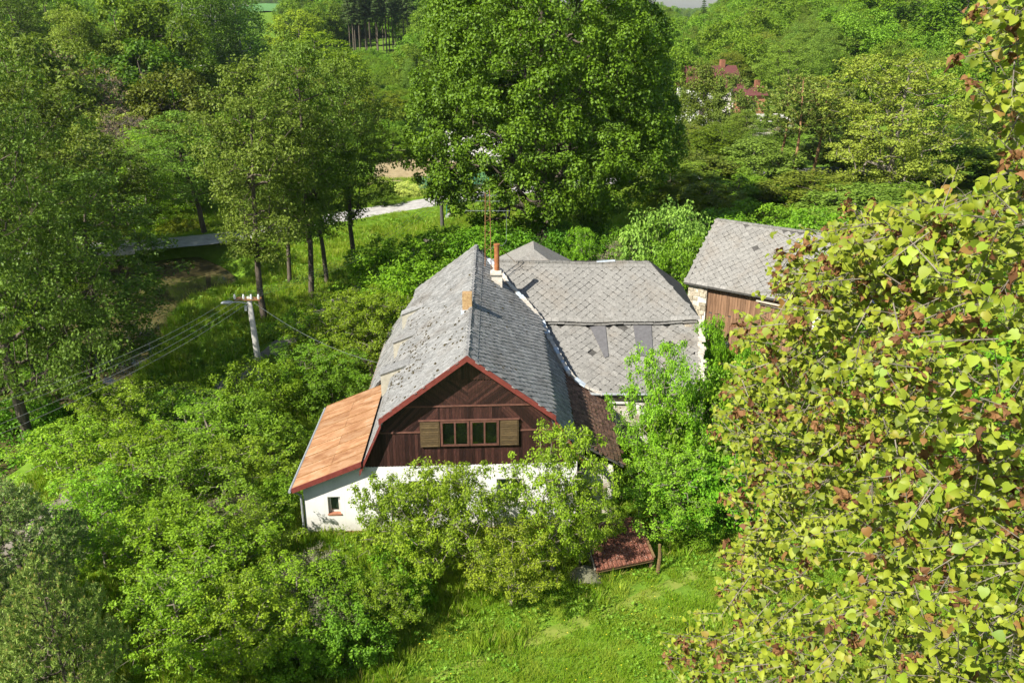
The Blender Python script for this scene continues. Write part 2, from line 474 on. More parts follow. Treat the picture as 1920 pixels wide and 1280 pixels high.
def ground(x, y):
    x = np.asarray(x, float); y = np.asarray(y, float)
    z = 0.22 * np.sin(x * 0.31 + 1.3) * np.sin(y * 0.23) + 0.10 * np.sin(x * 0.9 + y * 0.5) * np.sin(y * 0.77 - x * 0.3)
    flat = smooth((np.hypot((x + 0.5) / 12.0, (y - 38) / 12.0) - 0.9) / 0.5)
    z = z * flat
    yy = np.maximum(y, 1.0)
    ang = x / yy
    left = 18.0 * np.clip((y - 120) / 300.0, 0, 1.15) ** 1.6 * smooth((-ang + 0.10) / 0.15)
    right = 34.0 * smooth((y - 125) / 330.0) * smooth((ang - 0.185) / 0.13)
    mid = 8.0 * smooth((y - 160) / 400.0)
    z = z + np.maximum(np.maximum(left, right), mid)
    z = z + 5.0 * smooth((y - 900) / 800.0) * smooth((0.5 - np.abs(ang)) / 0.3)
    # slow rise away to the left and the right of the valley
    z = z + 10.0 * smooth((np.abs(x) - 60 - 0.2 * yy) / 120.0)
    # road embankment
    dr = polydist(x, y, ROADs)
    k = 1 - smooth((dr - 2.3) / 3.0)
    z = z * (1 - k) + k * (0.75 + 0.0 * x)
    # stream
    dc = np.minimum(polydist(x, y, CHs) - 2.3, (pond(x, y) - 1.0) * 4.6)
    k = 1 - smooth((dc) / 2.6)
    z = z - k * 1.9 * smooth((140 - y) / 30.0)
    dp = polydist(x, y, PATHs)
    k = 1 - smooth((dp - 1.0) / 1.5)
    z = z * (1 - 0.7 * k)
    return z
def gz(x, y):
    return float(ground(np.array([x]), np.array([y]))[0])

def axis_pts(segs):
    out = []
    for a, b, st in segs:
        out += list(np.arange(a, b, st))
    out.append(segs[-1][1])
    return np.array(out)
gx = axis_pts([(-3000, -600, 300), (-600, -200, 40), (-200, -60, 8), (-60, 30, 0.6), (30, 60, 2), (60, 200, 8), (200, 600, 40), (600, 3000, 300)])
gy = axis_pts([(-800, -60, 100), (-60, 14, 6), (14, 112, 0.7), (112, 200, 4), (200, 600, 12), (600, 2000, 70), (2000, 4500, 250)])
GX, GY = np.meshgrid(gx, gy)
GZ = ground(GX, GY)
V = np.stack([GX.ravel(), GY.ravel(), GZ.ravel()], 1)
nx, ny = len(gx), len(gy)
ii, jj = np.meshgrid(np.arange(nx - 1), np.arange(ny - 1))
q = (jj * nx + ii).ravel()
me = mesh_np("ground", V, np.stack([q, q + 1, q + nx + 1, q + nx], 1), [MATS["meadow_ground"]], smooth=True)
ground_ob = tag(link("ground", me), "uneven green meadow ground of the valley floor and slopes", None, kind="structure")

def ribbon(name, P, w, mat, label, lift=0.05, zfn=None, jitter=0.15, n=5, thick=0.0):
    C = catmull(P, 0.7)
    T = np.gradient(C, axis=0); T /= np.linalg.norm(T, axis=1)[:, None]
    N = np.stack([-T[:, 1], T[:, 0]], 1)
    rs = np.random.RandomState(3)
    ww = w / 2 * (1 + jitter * (rs.rand(len(C)) - 0.5))
    V = []
    for i in range(len(C)):
        for k in range(n):
            s = -1 + 2 * k / (n - 1)
            p = C[i] + N[i] * ww[i] * s
            z = (gz(p[0], p[1]) if zfn is None else zfn(p[0], p[1])) + lift - (0.06 if k in (0, n - 1) else 0)
            V.append((p[0], p[1], z))
    F = [(i * n + k, i * n + k + 1, (i + 1) * n + k + 1, (i + 1) * n + k) for i in range(len(C) - 1) for k in range(n - 1)]
    me = mesh_np(name, V, np.array(F), [mat], smooth=True)
    return tag(link(name, me), label, None, kind="structure")
ribbon("road", ROAD, 3.9, MATS["gravel"], "pale gravel road crossing the stream and passing behind the big tree", 0.06, lambda x, y: 0.75, 0.1)
ribbon("path", PATH, 1.5, MATS["path_dirt"], "narrow worn dirt path running along the left of the farmhouse", 0.05, None, 0.5)
TRK = np.array([(-6.5, 20.2), (-2.5, 22.6), (1.3, 24.8), (4.2, 26.4), (7.2, 28.3), (10.5, 30.4), (14, 33)], float)
ribbon("worn_track", TRK, .9, MATS["worn_track"], "faint dry wheel track through the lower meadow", 0.02, None, 0.6)
# stream water
Cw = catmull(CH[1:], 1.0)
T = np.gradient(Cw, axis=0); T /= np.linalg.norm(T, axis=1)[:, None]
mb = MB()
N = np.stack([-T[:, 1], T[:, 0]], 1)
for i in range(len(Cw) - 1):
    a, b = Cw[i], Cw[i + 1]
    mb.face([(*(a - N[i] * 7), -0.62), (*(b - N[i + 1] * 7), -0.62), (*(b + N[i + 1] * 7), -0.62), (*(a + N[i] * 7), -0.62)])
wob = mb.build("water", MATS["water"])
tag(wob, "still brown stream water widening to a small pool", kind="structure")

# field far away on the left hill, furrowed garden patch behind the road
def patch(name, pts, mat, label, lift=0.15, step=4):
    xs = [p[0] for p in pts]; ys = [p[1] for p in pts]
    c = np.mean(np.array(pts), 0)
    mb = MB(); n = 8
    ring = [np.array(p) for p in pts]
    for i in range(len(ring)):
        a, b = ring[i], ring[(i + 1) % len(ring)]
        for k in range(n):
            for s in range(n):
                def P(u, v):
                    e = a + (b - a) * v; p = c + (e - c) * u
                    return (p[0], p[1], gz(p[0], p[1]) + lift)
                u0, u1, v0, v1 = k / n, (k + 1) / n, s / n, (s + 1) / n
                mb.face([P(u0, v0), P(u1, v0), P(u1, v1), P(u0, v1)])
    o = mb.build(name, mat)
    return tag(o, label, kind="structure")
patch("field", [(-150, 430), (-75, 430), (-70, 620), (-190, 620)], MATS["far_field"], "pale green field high on the far left hill", 0.6)
patch("garden_soil", [(-17.5, 111), (-8, 108), (-4, 122), (-12, 136), (-20, 134)], MATS["furrow_soil"], "tan soil of the furrowed garden patch behind the road", 0.10)
t = thing("garden_rows", (-12, 122, gz(-12, 122)), "rows of raised tan soil in the garden beyond the road", "garden bed")
for k in range(13):
    y0 = 109.5 + k * 1.9
    mb = MB()
    pts = [(x, y0 + 0.35 * (x + 12), gz(x, y0 + 0.35 * (x + 12)) + 0.12) for x in np.linspace(-18 + k * 0.1, -7 + k * 0.2, 8)]
    mb.tube(pts, [0.28 + 0.05 * math.sin(k * 3 + j) for j in range(8)], 5)
    mb.build("soil_ridge", MATS["furrow_soil"], t)
# ------------------------------------------------------------------ plants: generators
def unit(a):
    return a / np.maximum(np.linalg.norm(a, axis=-1, keepdims=True), 1e-9)

def leaf_mesh(name, C, Nn, D, S, ratio, mat, tone, fold=0.18, seed=0):
    """rhombic folded leaves: centres C, normals Nn, long axes D, sizes S"""
    D = unit(D - Nn * np.sum(D * Nn, 1, keepdims=True))
    X = np.cross(Nn, D)
    S = S[:, None]
    base = C - D * S * 0.5; tip = C + D * S * 0.5
    l = C + X * S * ratio * 0.5 + Nn * S * fold * 0.5 - D * S * 0.08
    r = C - X * S * ratio * 0.5 + Nn * S * fold * 0.5 - D * S * 0.08
    V = np.stack([base, l, tip, r], 1).reshape(-1, 3)
    i = np.arange(len(C)) * 4
    F = np.concatenate([np.stack([i, i + 1, i + 2], 1), np.stack([i, i + 2, i + 3], 1)])
    return mesh_np(name, V, F, [mat], tone=np.repeat(tone, 4))

def grow(targets, trunk, up=0.6):
    """attach targets one by one to the nearest node; returns nodes, parent"""
    nodes = list(trunk); par = [-1] + list(range(len(trunk) - 1))
    P = np.zeros((len(trunk) + len(targets), 3)); P[:len(trunk)] = trunk
    n = len(trunk)
    tr = np.array(trunk)
    d0 = np.array([np.min(np.linalg.norm(tr - t, axis=1)) for t in targets])
    for k in np.argsort(d0):
        t = targets[k]
        d = np.linalg.norm(P[:n] - t, axis=1) + up * np.maximum(0, P[:n, 2] - t[2] + 0.1)
        d[0] += 1e3 if n > 3 else 0
        j = int(np.argmin(d))
        P[n] = t; par.append(j); n += 1
    return P, np.array(par)

def tubes_mesh(name, segs, mat, sides=4):
    """segs: arrays A,B,ra,rb"""
    A, B, ra, rb = segs
    d = unit(B - A)
    ref = np.where(np.abs(d[:, 2:3]) < 0.9, np.array([[0, 0, 1.0]]), np.array([[1.0, 0, 0]]))
    u = unit(np.cross(d, ref)); v = np.cross(d, u)
    V = []
    for P, r in ((A, ra), (B, rb)):
        for k in range(sides):
            t = 2 * math.pi * k / sides
            V.append(P + (u * math.cos(t) + v * math.sin(t)) * r[:, None])
    V = np.stack(V, 1).reshape(-1, 3)
    i = np.arange(len(A)) * (2 * sides)
    F = [np.stack([i + k, i + (k + 1) % sides, i + sides + (k + 1) % sides, i + sides + k], 1) for k in range(sides)]
    return mesh_np(name, V, np.concatenate(F), [mat], smooth=True)

def skeleton(P, par, ntrunk, trunk_r, rs, tipr=0.012, expo=0.5, rootr=None):
    n = len(P); cnt = np.ones(n)
    for k in range(n - 1, 0, -1):
        cnt[par[k]] += cnt[k]
    # children always come after parents except trunk order, which is ascending too
    rad = tipr * cnt ** expo
    tt = np.linspace(0, 1, ntrunk)
    rad[:ntrunk] = trunk_r * (1 - 0.8 * tt)
    for k in range(ntrunk, n):
        rad[k] = min(rad[k], rad[par[k]] * 0.8)
    A, B, ra, rb, tr = [], [], [], [], []
    for k in range(1, n):
        a, b = P[par[k]], P[k]
        L = np.linalg.norm(b - a)
        r0 = rad[par[k]] if k < ntrunk else min(rad[par[k]] * 0.85, rad[k] * 1.25); r1 = rad[k]
        if k < ntrunk:
            A += [a]; B += [b]; ra += [r0]; rb += [r1]; tr += [1]
        else:
            m = (a + b) / 2 + rs.randn(3) * L * 0.07 + np.array([0, 0, -0.05 * L])
            A += [a, m]; B += [m, b]; ra += [r0, (r0 + r1) / 2]; rb += [(r0 + r1) / 2, r1 * 0.8]; tr += [0, 0]
    A, B, ra, rb, tr = map(np.array, (A, B, ra, rb, tr))
    return A, B, ra, rb, tr.astype(bool)

def make_tree(name, H=10, R=4, zb=1.5, ncl=150, lpc=60, leaf=0.2, cr=0.8, seed=1, trunk_r=0.2, leafm="bush_leaf", barkm="bark",
              pa=0.5, pb=0.5, inner=0.35, lumps=0.22, ratio=0.6, flat=0.75, lean=0.0, stems=1, upw=0.45, outw=0.6, rnd=0.7, droop=0.0,
              edge=0.45, twigs=2, tipr=0.012, shell=0.55):
    rs = np.random.RandomState(seed)
    ph = rs.rand(8) * 6.28
    def env(az, t):
        pr = (np.maximum(t, 0) ** pa) * (np.maximum(1 - t, 0) ** pb)
        tm = pa / (pa + pb); pr = pr / ((tm ** pa) * ((1 - tm) ** pb))
        lob = 1 + lumps * (np.sin(az * 2 + ph[0] + t * 5) * 0.4 + np.sin(az * 3 + ph[1] - t * 7) * 0.35 + np.sin(az * 5 + ph[2] + t * 11) * 0.35 + np.sin(t * 14 + ph[3]) * 0.25)
        return R * pr * lob
    # sample surface-biased cluster centres, weighting by circumference
    t = rs.rand(ncl * 6); az = rs.rand(ncl * 6) * 2 * math.pi
    e = env(az, t)
    keep = rs.rand(len(t)) < (e / e.max()) ** 1.2
    t, az, e = t[keep][:ncl], az[keep][:ncl], e[keep][:ncl]
    rr = e * (1 - (1 - inner) * rs.rand(len(t)) ** (1 / edge) * 1.0)
    leanv = np.array([math.cos(ph[4]), math.sin(ph[4])]) * lean
    z = zb + t * (H - zb)
    C = np.stack([rr * np.cos(az) + leanv[0] * z / H, rr * np.sin(az) + leanv[1] * z / H, z - droop * (rr / R) ** 2], 1)
    # leafless inner attractors
    ni = max(6, ncl // 3)
    ti = rs.rand(ni) * 0.85; ai = rs.rand(ni) * 6.28; ei = env(ai, ti) * (0.2 + 0.45 * rs.rand(ni))
    zi = zb + ti * (H - zb) * 0.9
    I = np.stack([ei * np.cos(ai) + leanv[0] * zi / H, ei * np.sin(ai) + leanv[1] * zi / H, zi], 1)
    nt = 9
    zt = np.linspace(0, H * (0.86 if stems == 1 else 0.5), nt)
    wig = np.cumsum(rs.randn(nt, 2) * 0.02 * H / nt ** 0.5, axis=0); wig[0] = 0
    trunk = np.stack([wig[:, 0] + leanv[0] * (zt / H) ** 1.2, wig[:, 1] + leanv[1] * (zt / H) ** 1.2, zt - (zt == 0) * 0.3], 1)
    P, par = grow(np.concatenate([I, C]), trunk)
    A, B, ra, rb, istr = skeleton(P, par, nt, trunk_r, rs, tipr)
    tm = tubes_mesh(name + "_trunk", (A[istr], B[istr], ra[istr], rb[istr]), MATS[barkm], 8)
    # twigs inside the clusters
    n = len(C)
    # leaves
    K = n * lpc
    ci = np.repeat(np.arange(n), lpc)
    ctr = np.array([0, 0, zb + (H - zb) * 0.45]) + np.array([leanv[0] * .5, leanv[1] * .5, 0])
    outw_v = unit(C - ctr)
    dirs = unit(rs.randn(K, 3) + outw_v[ci] * 0.5 + np.array([0, 0, 0.25]))
    crs = cr * (0.6 + 0.8 * rs.rand(n))
    rad = rs.rand(K) ** shell
    off = dirs * (rad * crs[ci])[:, None]
    off[:, 2] *= flat
    LC = C[ci] + off
    LC[:, 2] = np.maximum(LC[:, 2], 0.05)
    Nn = unit(dirs * outw + np.array([0, 0, upw]) + rs.randn(K, 3) * rnd * 0.6)
    D = unit(dirs * 0.6 + np.array([0, 0, -0.35]) + rs.randn(K, 3) * 0.6)
    S = leaf * (0.6 + 0.8 * rs.rand(K))
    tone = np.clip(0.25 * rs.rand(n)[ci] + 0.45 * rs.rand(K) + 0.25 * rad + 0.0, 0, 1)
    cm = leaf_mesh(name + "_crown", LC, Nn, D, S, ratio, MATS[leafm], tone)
    if twigs:
        k = rs.randint(0, lpc, (n, twigs)) + np.arange(n)[:, None] * lpc
        k = k.ravel(); cc = np.repeat(np.arange(n), twigs)
        A = np.concatenate([A[~istr], C[cc]]); B = np.concatenate([B[~istr], LC[k]])
        ra = np.concatenate([ra[~istr], np.full(len(k), tipr * 0.7)]); rb = np.concatenate([rb[~istr], np.full(len(k), tipr * 0.3)])
    else:
        A, B, ra, rb = A[~istr], B[~istr], ra[~istr], rb[~istr]
    bm_ = tubes_mesh(name + "_branches", (A, B, ra, rb), MATS[barkm], 4)
    return dict(trunk=tm, branches=bm_, crown=cm, H=H, R=R)

def make_spruce(name, H=18, R=3.2, zb=1.0, seed=1, levels=34, nb=9, card=0.5, trunk_r=0.2, leafm="spruce_needle", barkm="bark", dens=1.0):
    rs = np.random.RandomState(seed)
    A, B, ra, rb = [], [], [], []
    C, Nn, D, S, T = [], [], [], [], []
    for i in range(levels):
        f = i / levels
        z = zb + (H - zb) * f ** 0.9
        r = R * (1 - f) ** 0.85 * (0.85 + 0.3 * rs.rand()) + 0.15
        for b in range(nb):
            if rs.rand() > dens: continue
            az = rs.rand() * 6.28; rr = r * (0.7 + 0.45 * rs.rand())
            e = np.array([math.cos(az), math.sin(az), 0])
            p0 = np.array([0, 0, z]); p1 = p0 + e * rr + np.array([0, 0, -0.28 * rr + 0.1])
            A.append(p0); B.append(p1); ra.append(0.03 + 0.01 * rr); rb.append(0.01)
            m = max(4, int(rr / 0.13))
            for s in np.linspace(0.15, 1.0, m):
                side = np.array([-e[1], e[0], 0])
                for q in (-1, 1):
                    c = p0 + (p1 - p0) * s + side * q * 0.16 * (1.3 - s) * card * 2 + rs.randn(3) * 0.05 + np.array([0, 0, -0.06])
                    C.append(c); D.append(e * 0.7 + side * q * 0.8 + np.array([0, 0, -0.45])); Nn.append(np.array([0, 0, 1]) + rs.randn(3) * 0.35 + e * 0.3)
                    S.append(card * (0.6 + 0.7 * rs.rand()) * (1.2 - 0.5 * s)); T.append(0.3 * s + 0.6 * rs.rand())
    C, Nn, D, S, T = map(np.array, (C, Nn, D, S, T))
    cm = leaf_mesh(name + "_crown", C, unit(Nn), unit(D), S, 0.42, MATS[leafm], np.clip(T, 0, 1), 0.1)
    zt = np.linspace(-0.3, H, 8)
    TA = np.stack([0 * zt, 0 * zt, zt], 1)
    rr = trunk_r * (1 - 0.93 * np.linspace(0, 1, 8))
    tm = tubes_mesh(name + "_trunk", (TA[:-1], TA[1:], rr[:-1], rr[1:]), MATS[barkm], 7)
    bm_ = tubes_mesh(name + "_branches", (np.array(A), np.array(B), np.array(ra), np.array(rb)), MATS[barkm], 3)
    return dict(trunk=tm, branches=bm_, crown=cm, H=H, R=R)

def make_pine(name, H=9, R=3.0, zb=0.5, seed=1, ntuft=700, needles=34, nlen=0.13, trunk_r=0.14, barkm="bark_pine", tuft_r=0.16, pa=0.3, pb=0.7, width=0.012, candles=True):
    rs = np.random.RandomState(seed)
    t = rs.rand(ntuft * 5); az = rs.rand(ntuft * 5) * 6.28
    def env(az, t):
        tm = pa / (pa + pb)
        return R * (t ** pa) * ((1 - t) ** pb) / ((tm ** pa) * ((1 - tm) ** pb)) * (1 + 0.2 * np.sin(3 * az + t * 9) + 0.15 * np.sin(t * 25 + az))
    e = env(az, t); keep = rs.rand(len(t)) < e / e.max()
    t, az, e = t[keep][:ntuft], az[keep][:ntuft], e[keep][:ntuft]
    rr = e * (1 - 0.55 * rs.rand(len(t)) ** 1.8)
    C = np.stack([rr * np.cos(az), rr * np.sin(az), zb + t * (H - zb) + 0.10 * rr], 1)
    nt = 10; zt = np.linspace(0, H * 0.97, nt)
    trunk = np.stack([0.02 * H * np.sin(zt / H * 3), 0 * zt, zt - (zt == 0) * 0.3], 1)
    ni = ntuft // 4
    I = C[rs.permutation(len(C))[:ni]] * np.array([0.5, 0.5, 1.0]) - np.array([0, 0, 0.15])
    P, par = grow(np.concatenate([I, C]), trunk, 0.9)
    A, B, ra, rb, istr = skeleton(P, par, nt, trunk_r, rs, 0.009, 0.45)
    tm = tubes_mesh(name + "_trunk", (A[istr], B[istr], ra[istr], rb[istr]), MATS[barkm], 8)
    n = len(C)
    ax = unit(np.stack([np.cos(az) * 0.7, np.sin(az) * 0.7, np.full(n, 0.75)], 1) + rs.randn(n, 3) * 0.3)
    ci = np.repeat(np.arange(n), needles)
    K = len(ci)
    s = rs.rand(K)
    d = unit(rs.randn(K, 3) * 0.75 + ax[ci] * 0.75)
    c0 = C[ci] + ax[ci] * ((s - 0.5) * tuft_r * 1.6)[:, None]
    S = nlen * (0.7 + 0.6 * rs.rand(K))
    LC = c0 + d * (S / 2)[:, None]
    Nn = unit(np.cross(d, rs.randn(K, 3)))
    tone = np.clip(0.15 + 0.3 * rs.rand(n)[ci] + 0.4 * rs.rand(K), 0, 0.85)
    if candles:
        kc = 3
        cc = np.repeat(np.arange(n), kc)
        dd = unit(np.array([0, 0, 1.0]) + rs.randn(n * kc, 3) * 0.25)
        SS = np.full(n * kc, nlen * 1.0)
        LC = np.concatenate([LC, C[cc] + ax[cc] * tuft_r * 0.6 + dd * SS[:, None] / 2]); Nn = np.concatenate([Nn, unit(np.cross(dd, rs.randn(n * kc, 3)))])
        d = np.concatenate([d, dd]); S = np.concatenate([S, SS]); tone = np.concatenate([tone, np.full(n * kc, 1.0)])
    cm = leaf_mesh(name + "_crown", LC, Nn, d, S, width / nlen * 2.2, MATS["pine_needle"], tone, 0.0)
    bm_ = tubes_mesh(name + "_branches", (A[~istr], B[~istr], ra[~istr], rb[~istr]), MATS[barkm], 4)
    return dict(trunk=tm, branches=bm_, crown=cm, H=H, R=R)

def plant(proto, name, x, y, H=None, W=None, rot=None, tint=(1, 1, 1), label="", cat="tree", group=None, z=None, stem="trunk", tilt=(0, 0)):
    """one tree or shrub: an Empty with trunk, branches and crown, scaled to height H and radius W"""
    if z is None: z = gz(x, y)
    o = thing(name, (x, y, z), label, cat, group)
    sz = (H / proto["H"]) if H else 1.0
    sx = (W / proto["R"]) if W else sz
    o.scale = (sx, sx, sz)
    o.rotation_euler = (tilt[0], tilt[1], random.random() * 6.28 if rot is None else rot)
    for part in ("trunk", "branches", "crown"):
        ob = link(stem if part == "trunk" else part, proto[part], o)
        if part == "crown":
            ob.color = (*tint, 1)
    return o
# ------------------------------------------------------------------ farmhouse
CAMP = Vector((0, 0, CAMH))
def HW(x, y, z):
    sag = 0.13 * math.sin(math.pi * min(max((y - 31.18) / 16.0, 0), 1)) * min(max((z - 3.0) / 4.8, 0), 1)
    return (x - 0.018 * (y - 31.18), y + 0.05 * (x + 1.7) * (1 if y < 40 else 0.3), z - sag)

def tile_mesh(name, outline, th, mat):
    mb = MB()
    lo = [(x, y, 0) for x, y in outline]; hi = [(x, y, th) for x, y in outline]
    mb.solid(lo, hi)
    me = bpy.data.meshes.new(name)
    me.from_pydata(mb.v, [], mb.f); me.materials.append(mat); me.update()
    return me

def lay_tiles(root, parent, mapping, O, U, Vd, poly, pw, pl, metas, mat, pool, tilt=0.06, jit=0.01, ang=0.05, stagger=True, diamond=False, name="roof_tile", lift=0.02, miss=0.0, seed=1, sc=1.0):
    """list of matrices for tiles on the plane O + u U + v Vd (v down the slope), inside poly (u,v)"""
    rs = random.Random(seed)
    U = Vector(U).normalized(); Vd = Vector(Vd).normalized()
    us = [p[0] for p in poly]; vs = [p[1] for p in poly]
    def inside(u, v):
        c = False
        for i in range(len(poly)):
            (x1, y1), (x2, y2) = poly[i], poly[i - 1]
            if (y1 > v) != (y2 > v) and u < (x2 - x1) * (v - y1) / (y2 - y1) + x1: c = not c
        return c
    out = []
    nv = int((max(vs) - min(vs)) / pl) + 2; nu = int((max(us) - min(us)) / pw) + 2
    for j in range(nv):
        for i in range(-1, nu):
            u = min(us) + i * pw + (pw / 2 if (stagger and j % 2) else 0) + rs.gauss(0, jit)
            v = min(vs) + j * pl + rs.gauss(0, jit)
            if not inside(u, v) or rs.random() < miss: continue
            c = Vector(O) + U * u + Vd * v
            p = Vector(mapping(*c)); pu = Vector(mapping(*(c + U * 0.1))) - p; pv = Vector(mapping(*(c + Vd * 0.1))) - p
            pu.normalize(); n = pu.cross(pv).normalized()
            if n.z < 0: n = -n
            pv = (pv - n * pv.dot(n)).normalized()
            a = tilt * (0.6 + 0.8 * rs.random()) ; r = rs.gauss(0, ang)
            x = (pu * math.cos(r) + pv * math.sin(r)); y = n.cross(x)       # y points up or down the slope
            if y.dot(pv) > 0: x, y = -x, -y
            # y = up the slope ; tilt so that the lower edge stands proud
            y2 = (y * math.cos(a) - n * math.sin(a)); n2 = x.cross(y2)
            if n2.dot(n) < 0: x = -x; n2 = x.cross(y2)
            M = Matrix(((x.x, y2.x, n2.x, 0), (x.y, y2.y, n2.y, 0), (x.z, y2.z, n2.z, 0), (0, 0, 0, 1)))
            M.translation = p + n * (lift + rs.random() * (0.008 if pw < .4 else .003))
            s = sc * (1 + rs.gauss(0, 0.03)); M = M @ Matrix.Diagonal((s, s, 1, 1))
            pool.append((M, rs.choice(metas), parent))
    return pool

def finish_tiles(root, pool, mat, limit=300, name="roof_tile", rest="roof_tiles"):
    pool.sort(key=lambda t: (t[0].translation - CAMP).length)
    groups = {}
    for k, (M, me, parent) in enumerate(pool):
        off = parent.location + (parent.parent.location if parent.parent is not None else Vector((0, 0, 0)))
        if k < limit:
            o = link(name, me, parent)
            M2 = M.copy(); M2.translation = M.translation - off
            o.matrix_basis = M2
        else:
            groups.setdefault((parent.name, me.materials[0].name), (parent, off, []))[2].append((M, me))
    for parent, off, lst in groups.values():
        Vs, Fs, b = [], [], 0
        q = []; ng = {}
        for M, me in lst:
            co = [M @ v.co - off for v in me.vertices]
            Vs += [tuple(c) for c in co]
            for p in me.polygons: ng.setdefault(len(p.vertices), []).append([b + i for i in p.vertices])
            b += len(co)
        me = mesh_np(rest, Vs, [np.array(f) for f in ng.values()], [lst[0][1].materials[0]])
        o = link(rest, me, parent); tag(o, kind="stuff")

def slate_variants(w, l, mat, th=0.014, clip=0.04, n=4, seed=2):
    rs = random.Random(seed); out = []
    for k in range(n):
        c1, c2 = clip * rs.random(), clip * rs.random()
        out.append(tile_mesh("roof_tile", [(-w / 2 + c1, -l / 2), (w / 2 - c2, -l / 2 + rs.uniform(-.01, .01)), (w / 2, -l / 2 + c2), (w / 2, l / 2), (-w / 2, l / 2), (-w / 2, -l / 2 + c1)], th, mat))
    return out
def diamond_variants(d, mat, th=0.007, cut=0.03, n=3, seed=2):
    h = d / 2 ** 0.5; rs = random.Random(seed); out = []
    for k in range(n):
        c = cut * (0.7 + 0.6 * rs.random())
        out.append(tile_mesh("roof_tile", [(-c * .4, -h), (c * .4, -h), (h - c, -c), (h - c, c), (0, h), (-h + c, c), (-h + c, -c)], th, mat))
    return out

def slab(mb, mapping, pts, th, m=0, nseg=10):
    """roof slab from quad a,b (upper edge), c,d (lower edge, d under a), subdivided along a-b"""
    a, b, c, d = [Vector(p) for p in pts]
    for k in range(nseg):
        t0, t1 = k / nseg, (k + 1) / nseg
        q = [a.lerp(b, t0), a.lerp(b, t1), d.lerp(c, t1), d.lerp(c, t0)]
        hi = [Vector(mapping(*p)) for p in q]; lo = [p - Vector((0, 0, th)) for p in hi]
        mb.solid(lo, hi, m)

def edge_course(parent, mapping, a, b, inw, w, mat, step=.38, th=.022, name="edge_slates", seed=1):
    """straight row of cut slates along an eave or verge, a-b, reaching inwards along inw"""
    rs = random.Random(seed); a, b, inw = Vector(a), Vector(b), Vector(inw).normalized(); n = max(1, int((b - a).length / step)); mb = MB()
    for k in range(n):
        p, q = a.lerp(b, k / n), a.lerp(b, (k + .97) / n); j = rs.uniform(-.012, .012); ww = w * rs.uniform(.95, 1.08)
        lo = [Vector(mapping(*v)) for v in (p + inw * j, q + inw * j, q + inw * (ww + j), p + inw * (ww + j))]
        nn = (lo[1] - lo[0]).cross(lo[3] - lo[0]).normalized()
        if nn.z < 0: nn = -nn
        dz = rs.uniform(.012, .020)
        lo = [v + nn * dz for v in lo]; mb.solid(lo, [v + nn * th for v in lo])
    return mb.build(name, mat, parent)

GY, FY = 31.18, 47.3          # near gable plane, far gable plane
RX, RZ = -1.70, 7.82          # ridge
BL, BR, BZ = -5.02, 1.58, 5.32  # eaves of the upper slopes
house = thing("farmhouse", (-1.7, 39.0, 0), "old white farmhouse with a dark brown board gable and grey slate roof", "farmhouse")
M_ = MATS

# walls ------------------------------------------------
def wall_front(name, x0, x1, z0, z1, holes, th, mat, parent, topfn=None, y=GY, fn=HW):
    mb = MB()
    xs = sorted({x0, x1} | {h[0] for h in holes} | {h[1] for h in holes}); zs = sorted({z0, z1} | {h[2] for h in holes} | {h[3] for h in holes})
    for a, b in zip(xs[:-1], xs[1:]):
        for c, d in zip(zs[:-1], zs[1:]):
            cx, cz = (a + b) / 2, (c + d) / 2
            if any(h[0] < cx < h[1] and h[2] < cz < h[3] for h in holes): continue
            mb.box((a, y, c), (b, y + th, d), 0, fn)
    return mb.build(name, mat, parent)
HOLES = [(-7.42, -6.92, 0.93, 1.72), (-4.15, -3.05, 1.25, 2.35), (-0.62, 0.48, 1.25, 2.35)]
wf = wall_front("wall", -5.86, 2.62, -0.2, 3.02, [h for h in HOLES if h[0] > -6], 0.35, M_["white_plaster"], house)
mb = MB()
# lean-to front with sloping top: pieces round its window
def topz(x): return 2.34 + (x + 8.36) * (3.02 - 2.34) / 2.5 + 0.0
for a, b, lo_, hi_ in [(-8.36, -7.42, -0.2, None), (-7.42, -6.92, -0.2, 0.93), (-7.42, -6.92, 1.72, None), (-6.92, -5.865, -0.2, None)]:
    if hi_ is None:
        lo = [HW(a, GY, lo_), HW(b, GY, lo_), HW(b, GY + .35, lo_), HW(a, GY + .35, lo_)]
        hi = [HW(a, GY, topz(a) - 0.06 + .0), HW(b, GY, topz(b) + .24 * (b > -6) ), HW(b, GY + .35, topz(b) + .24 * (b > -6)), HW(a, GY + .35, topz(a) - 0.06)]
        mb.solid(lo, hi)
    else:
        mb.box((a, GY, lo_), (b, GY + .35, hi_), 0, HW)
mb.build("wall", M_["white_plaster"], house)
mb = MB()
mb.box((-8.36, GY + .352, -0.2), (-8.06, 38.4, 2.30), 0, HW)
mb.build("wall", M_["white_plaster"], house)
mb = MB()
mb.box((-6.5, 38.4, -0.2), (-6.2, 47.0, 2.9), 0, HW); mb.box((2.3, GY + .352, -.2), (2.6, 46.9, 3.0), 0, HW); mb.box((-6.2, 46.7, -.2), (2.3, 47.0, 3.0), 0, HW)
mb.box((-8.06, 38.1, -.2), (-6.5, 38.39, 2.5), 0, HW); mb.box((4.0, 32.2, -.2), (4.25, 38.3, 2.1), 0, HW); mb.box((2.62, 32.2, -.2), (3.99, 32.45, 2.1), 0, HW)
mb.build("wall", M_["old_plaster"], house)
# brick foot of the wall
bf_ = bpy.data.objects.new
mb = MB(); mb.box((-8.39, GY - .03, -0.3), (2.64, GY - .003, 0.12), 0, HW); ob = mb.build("brick_footing", M_["brick_red"], house)

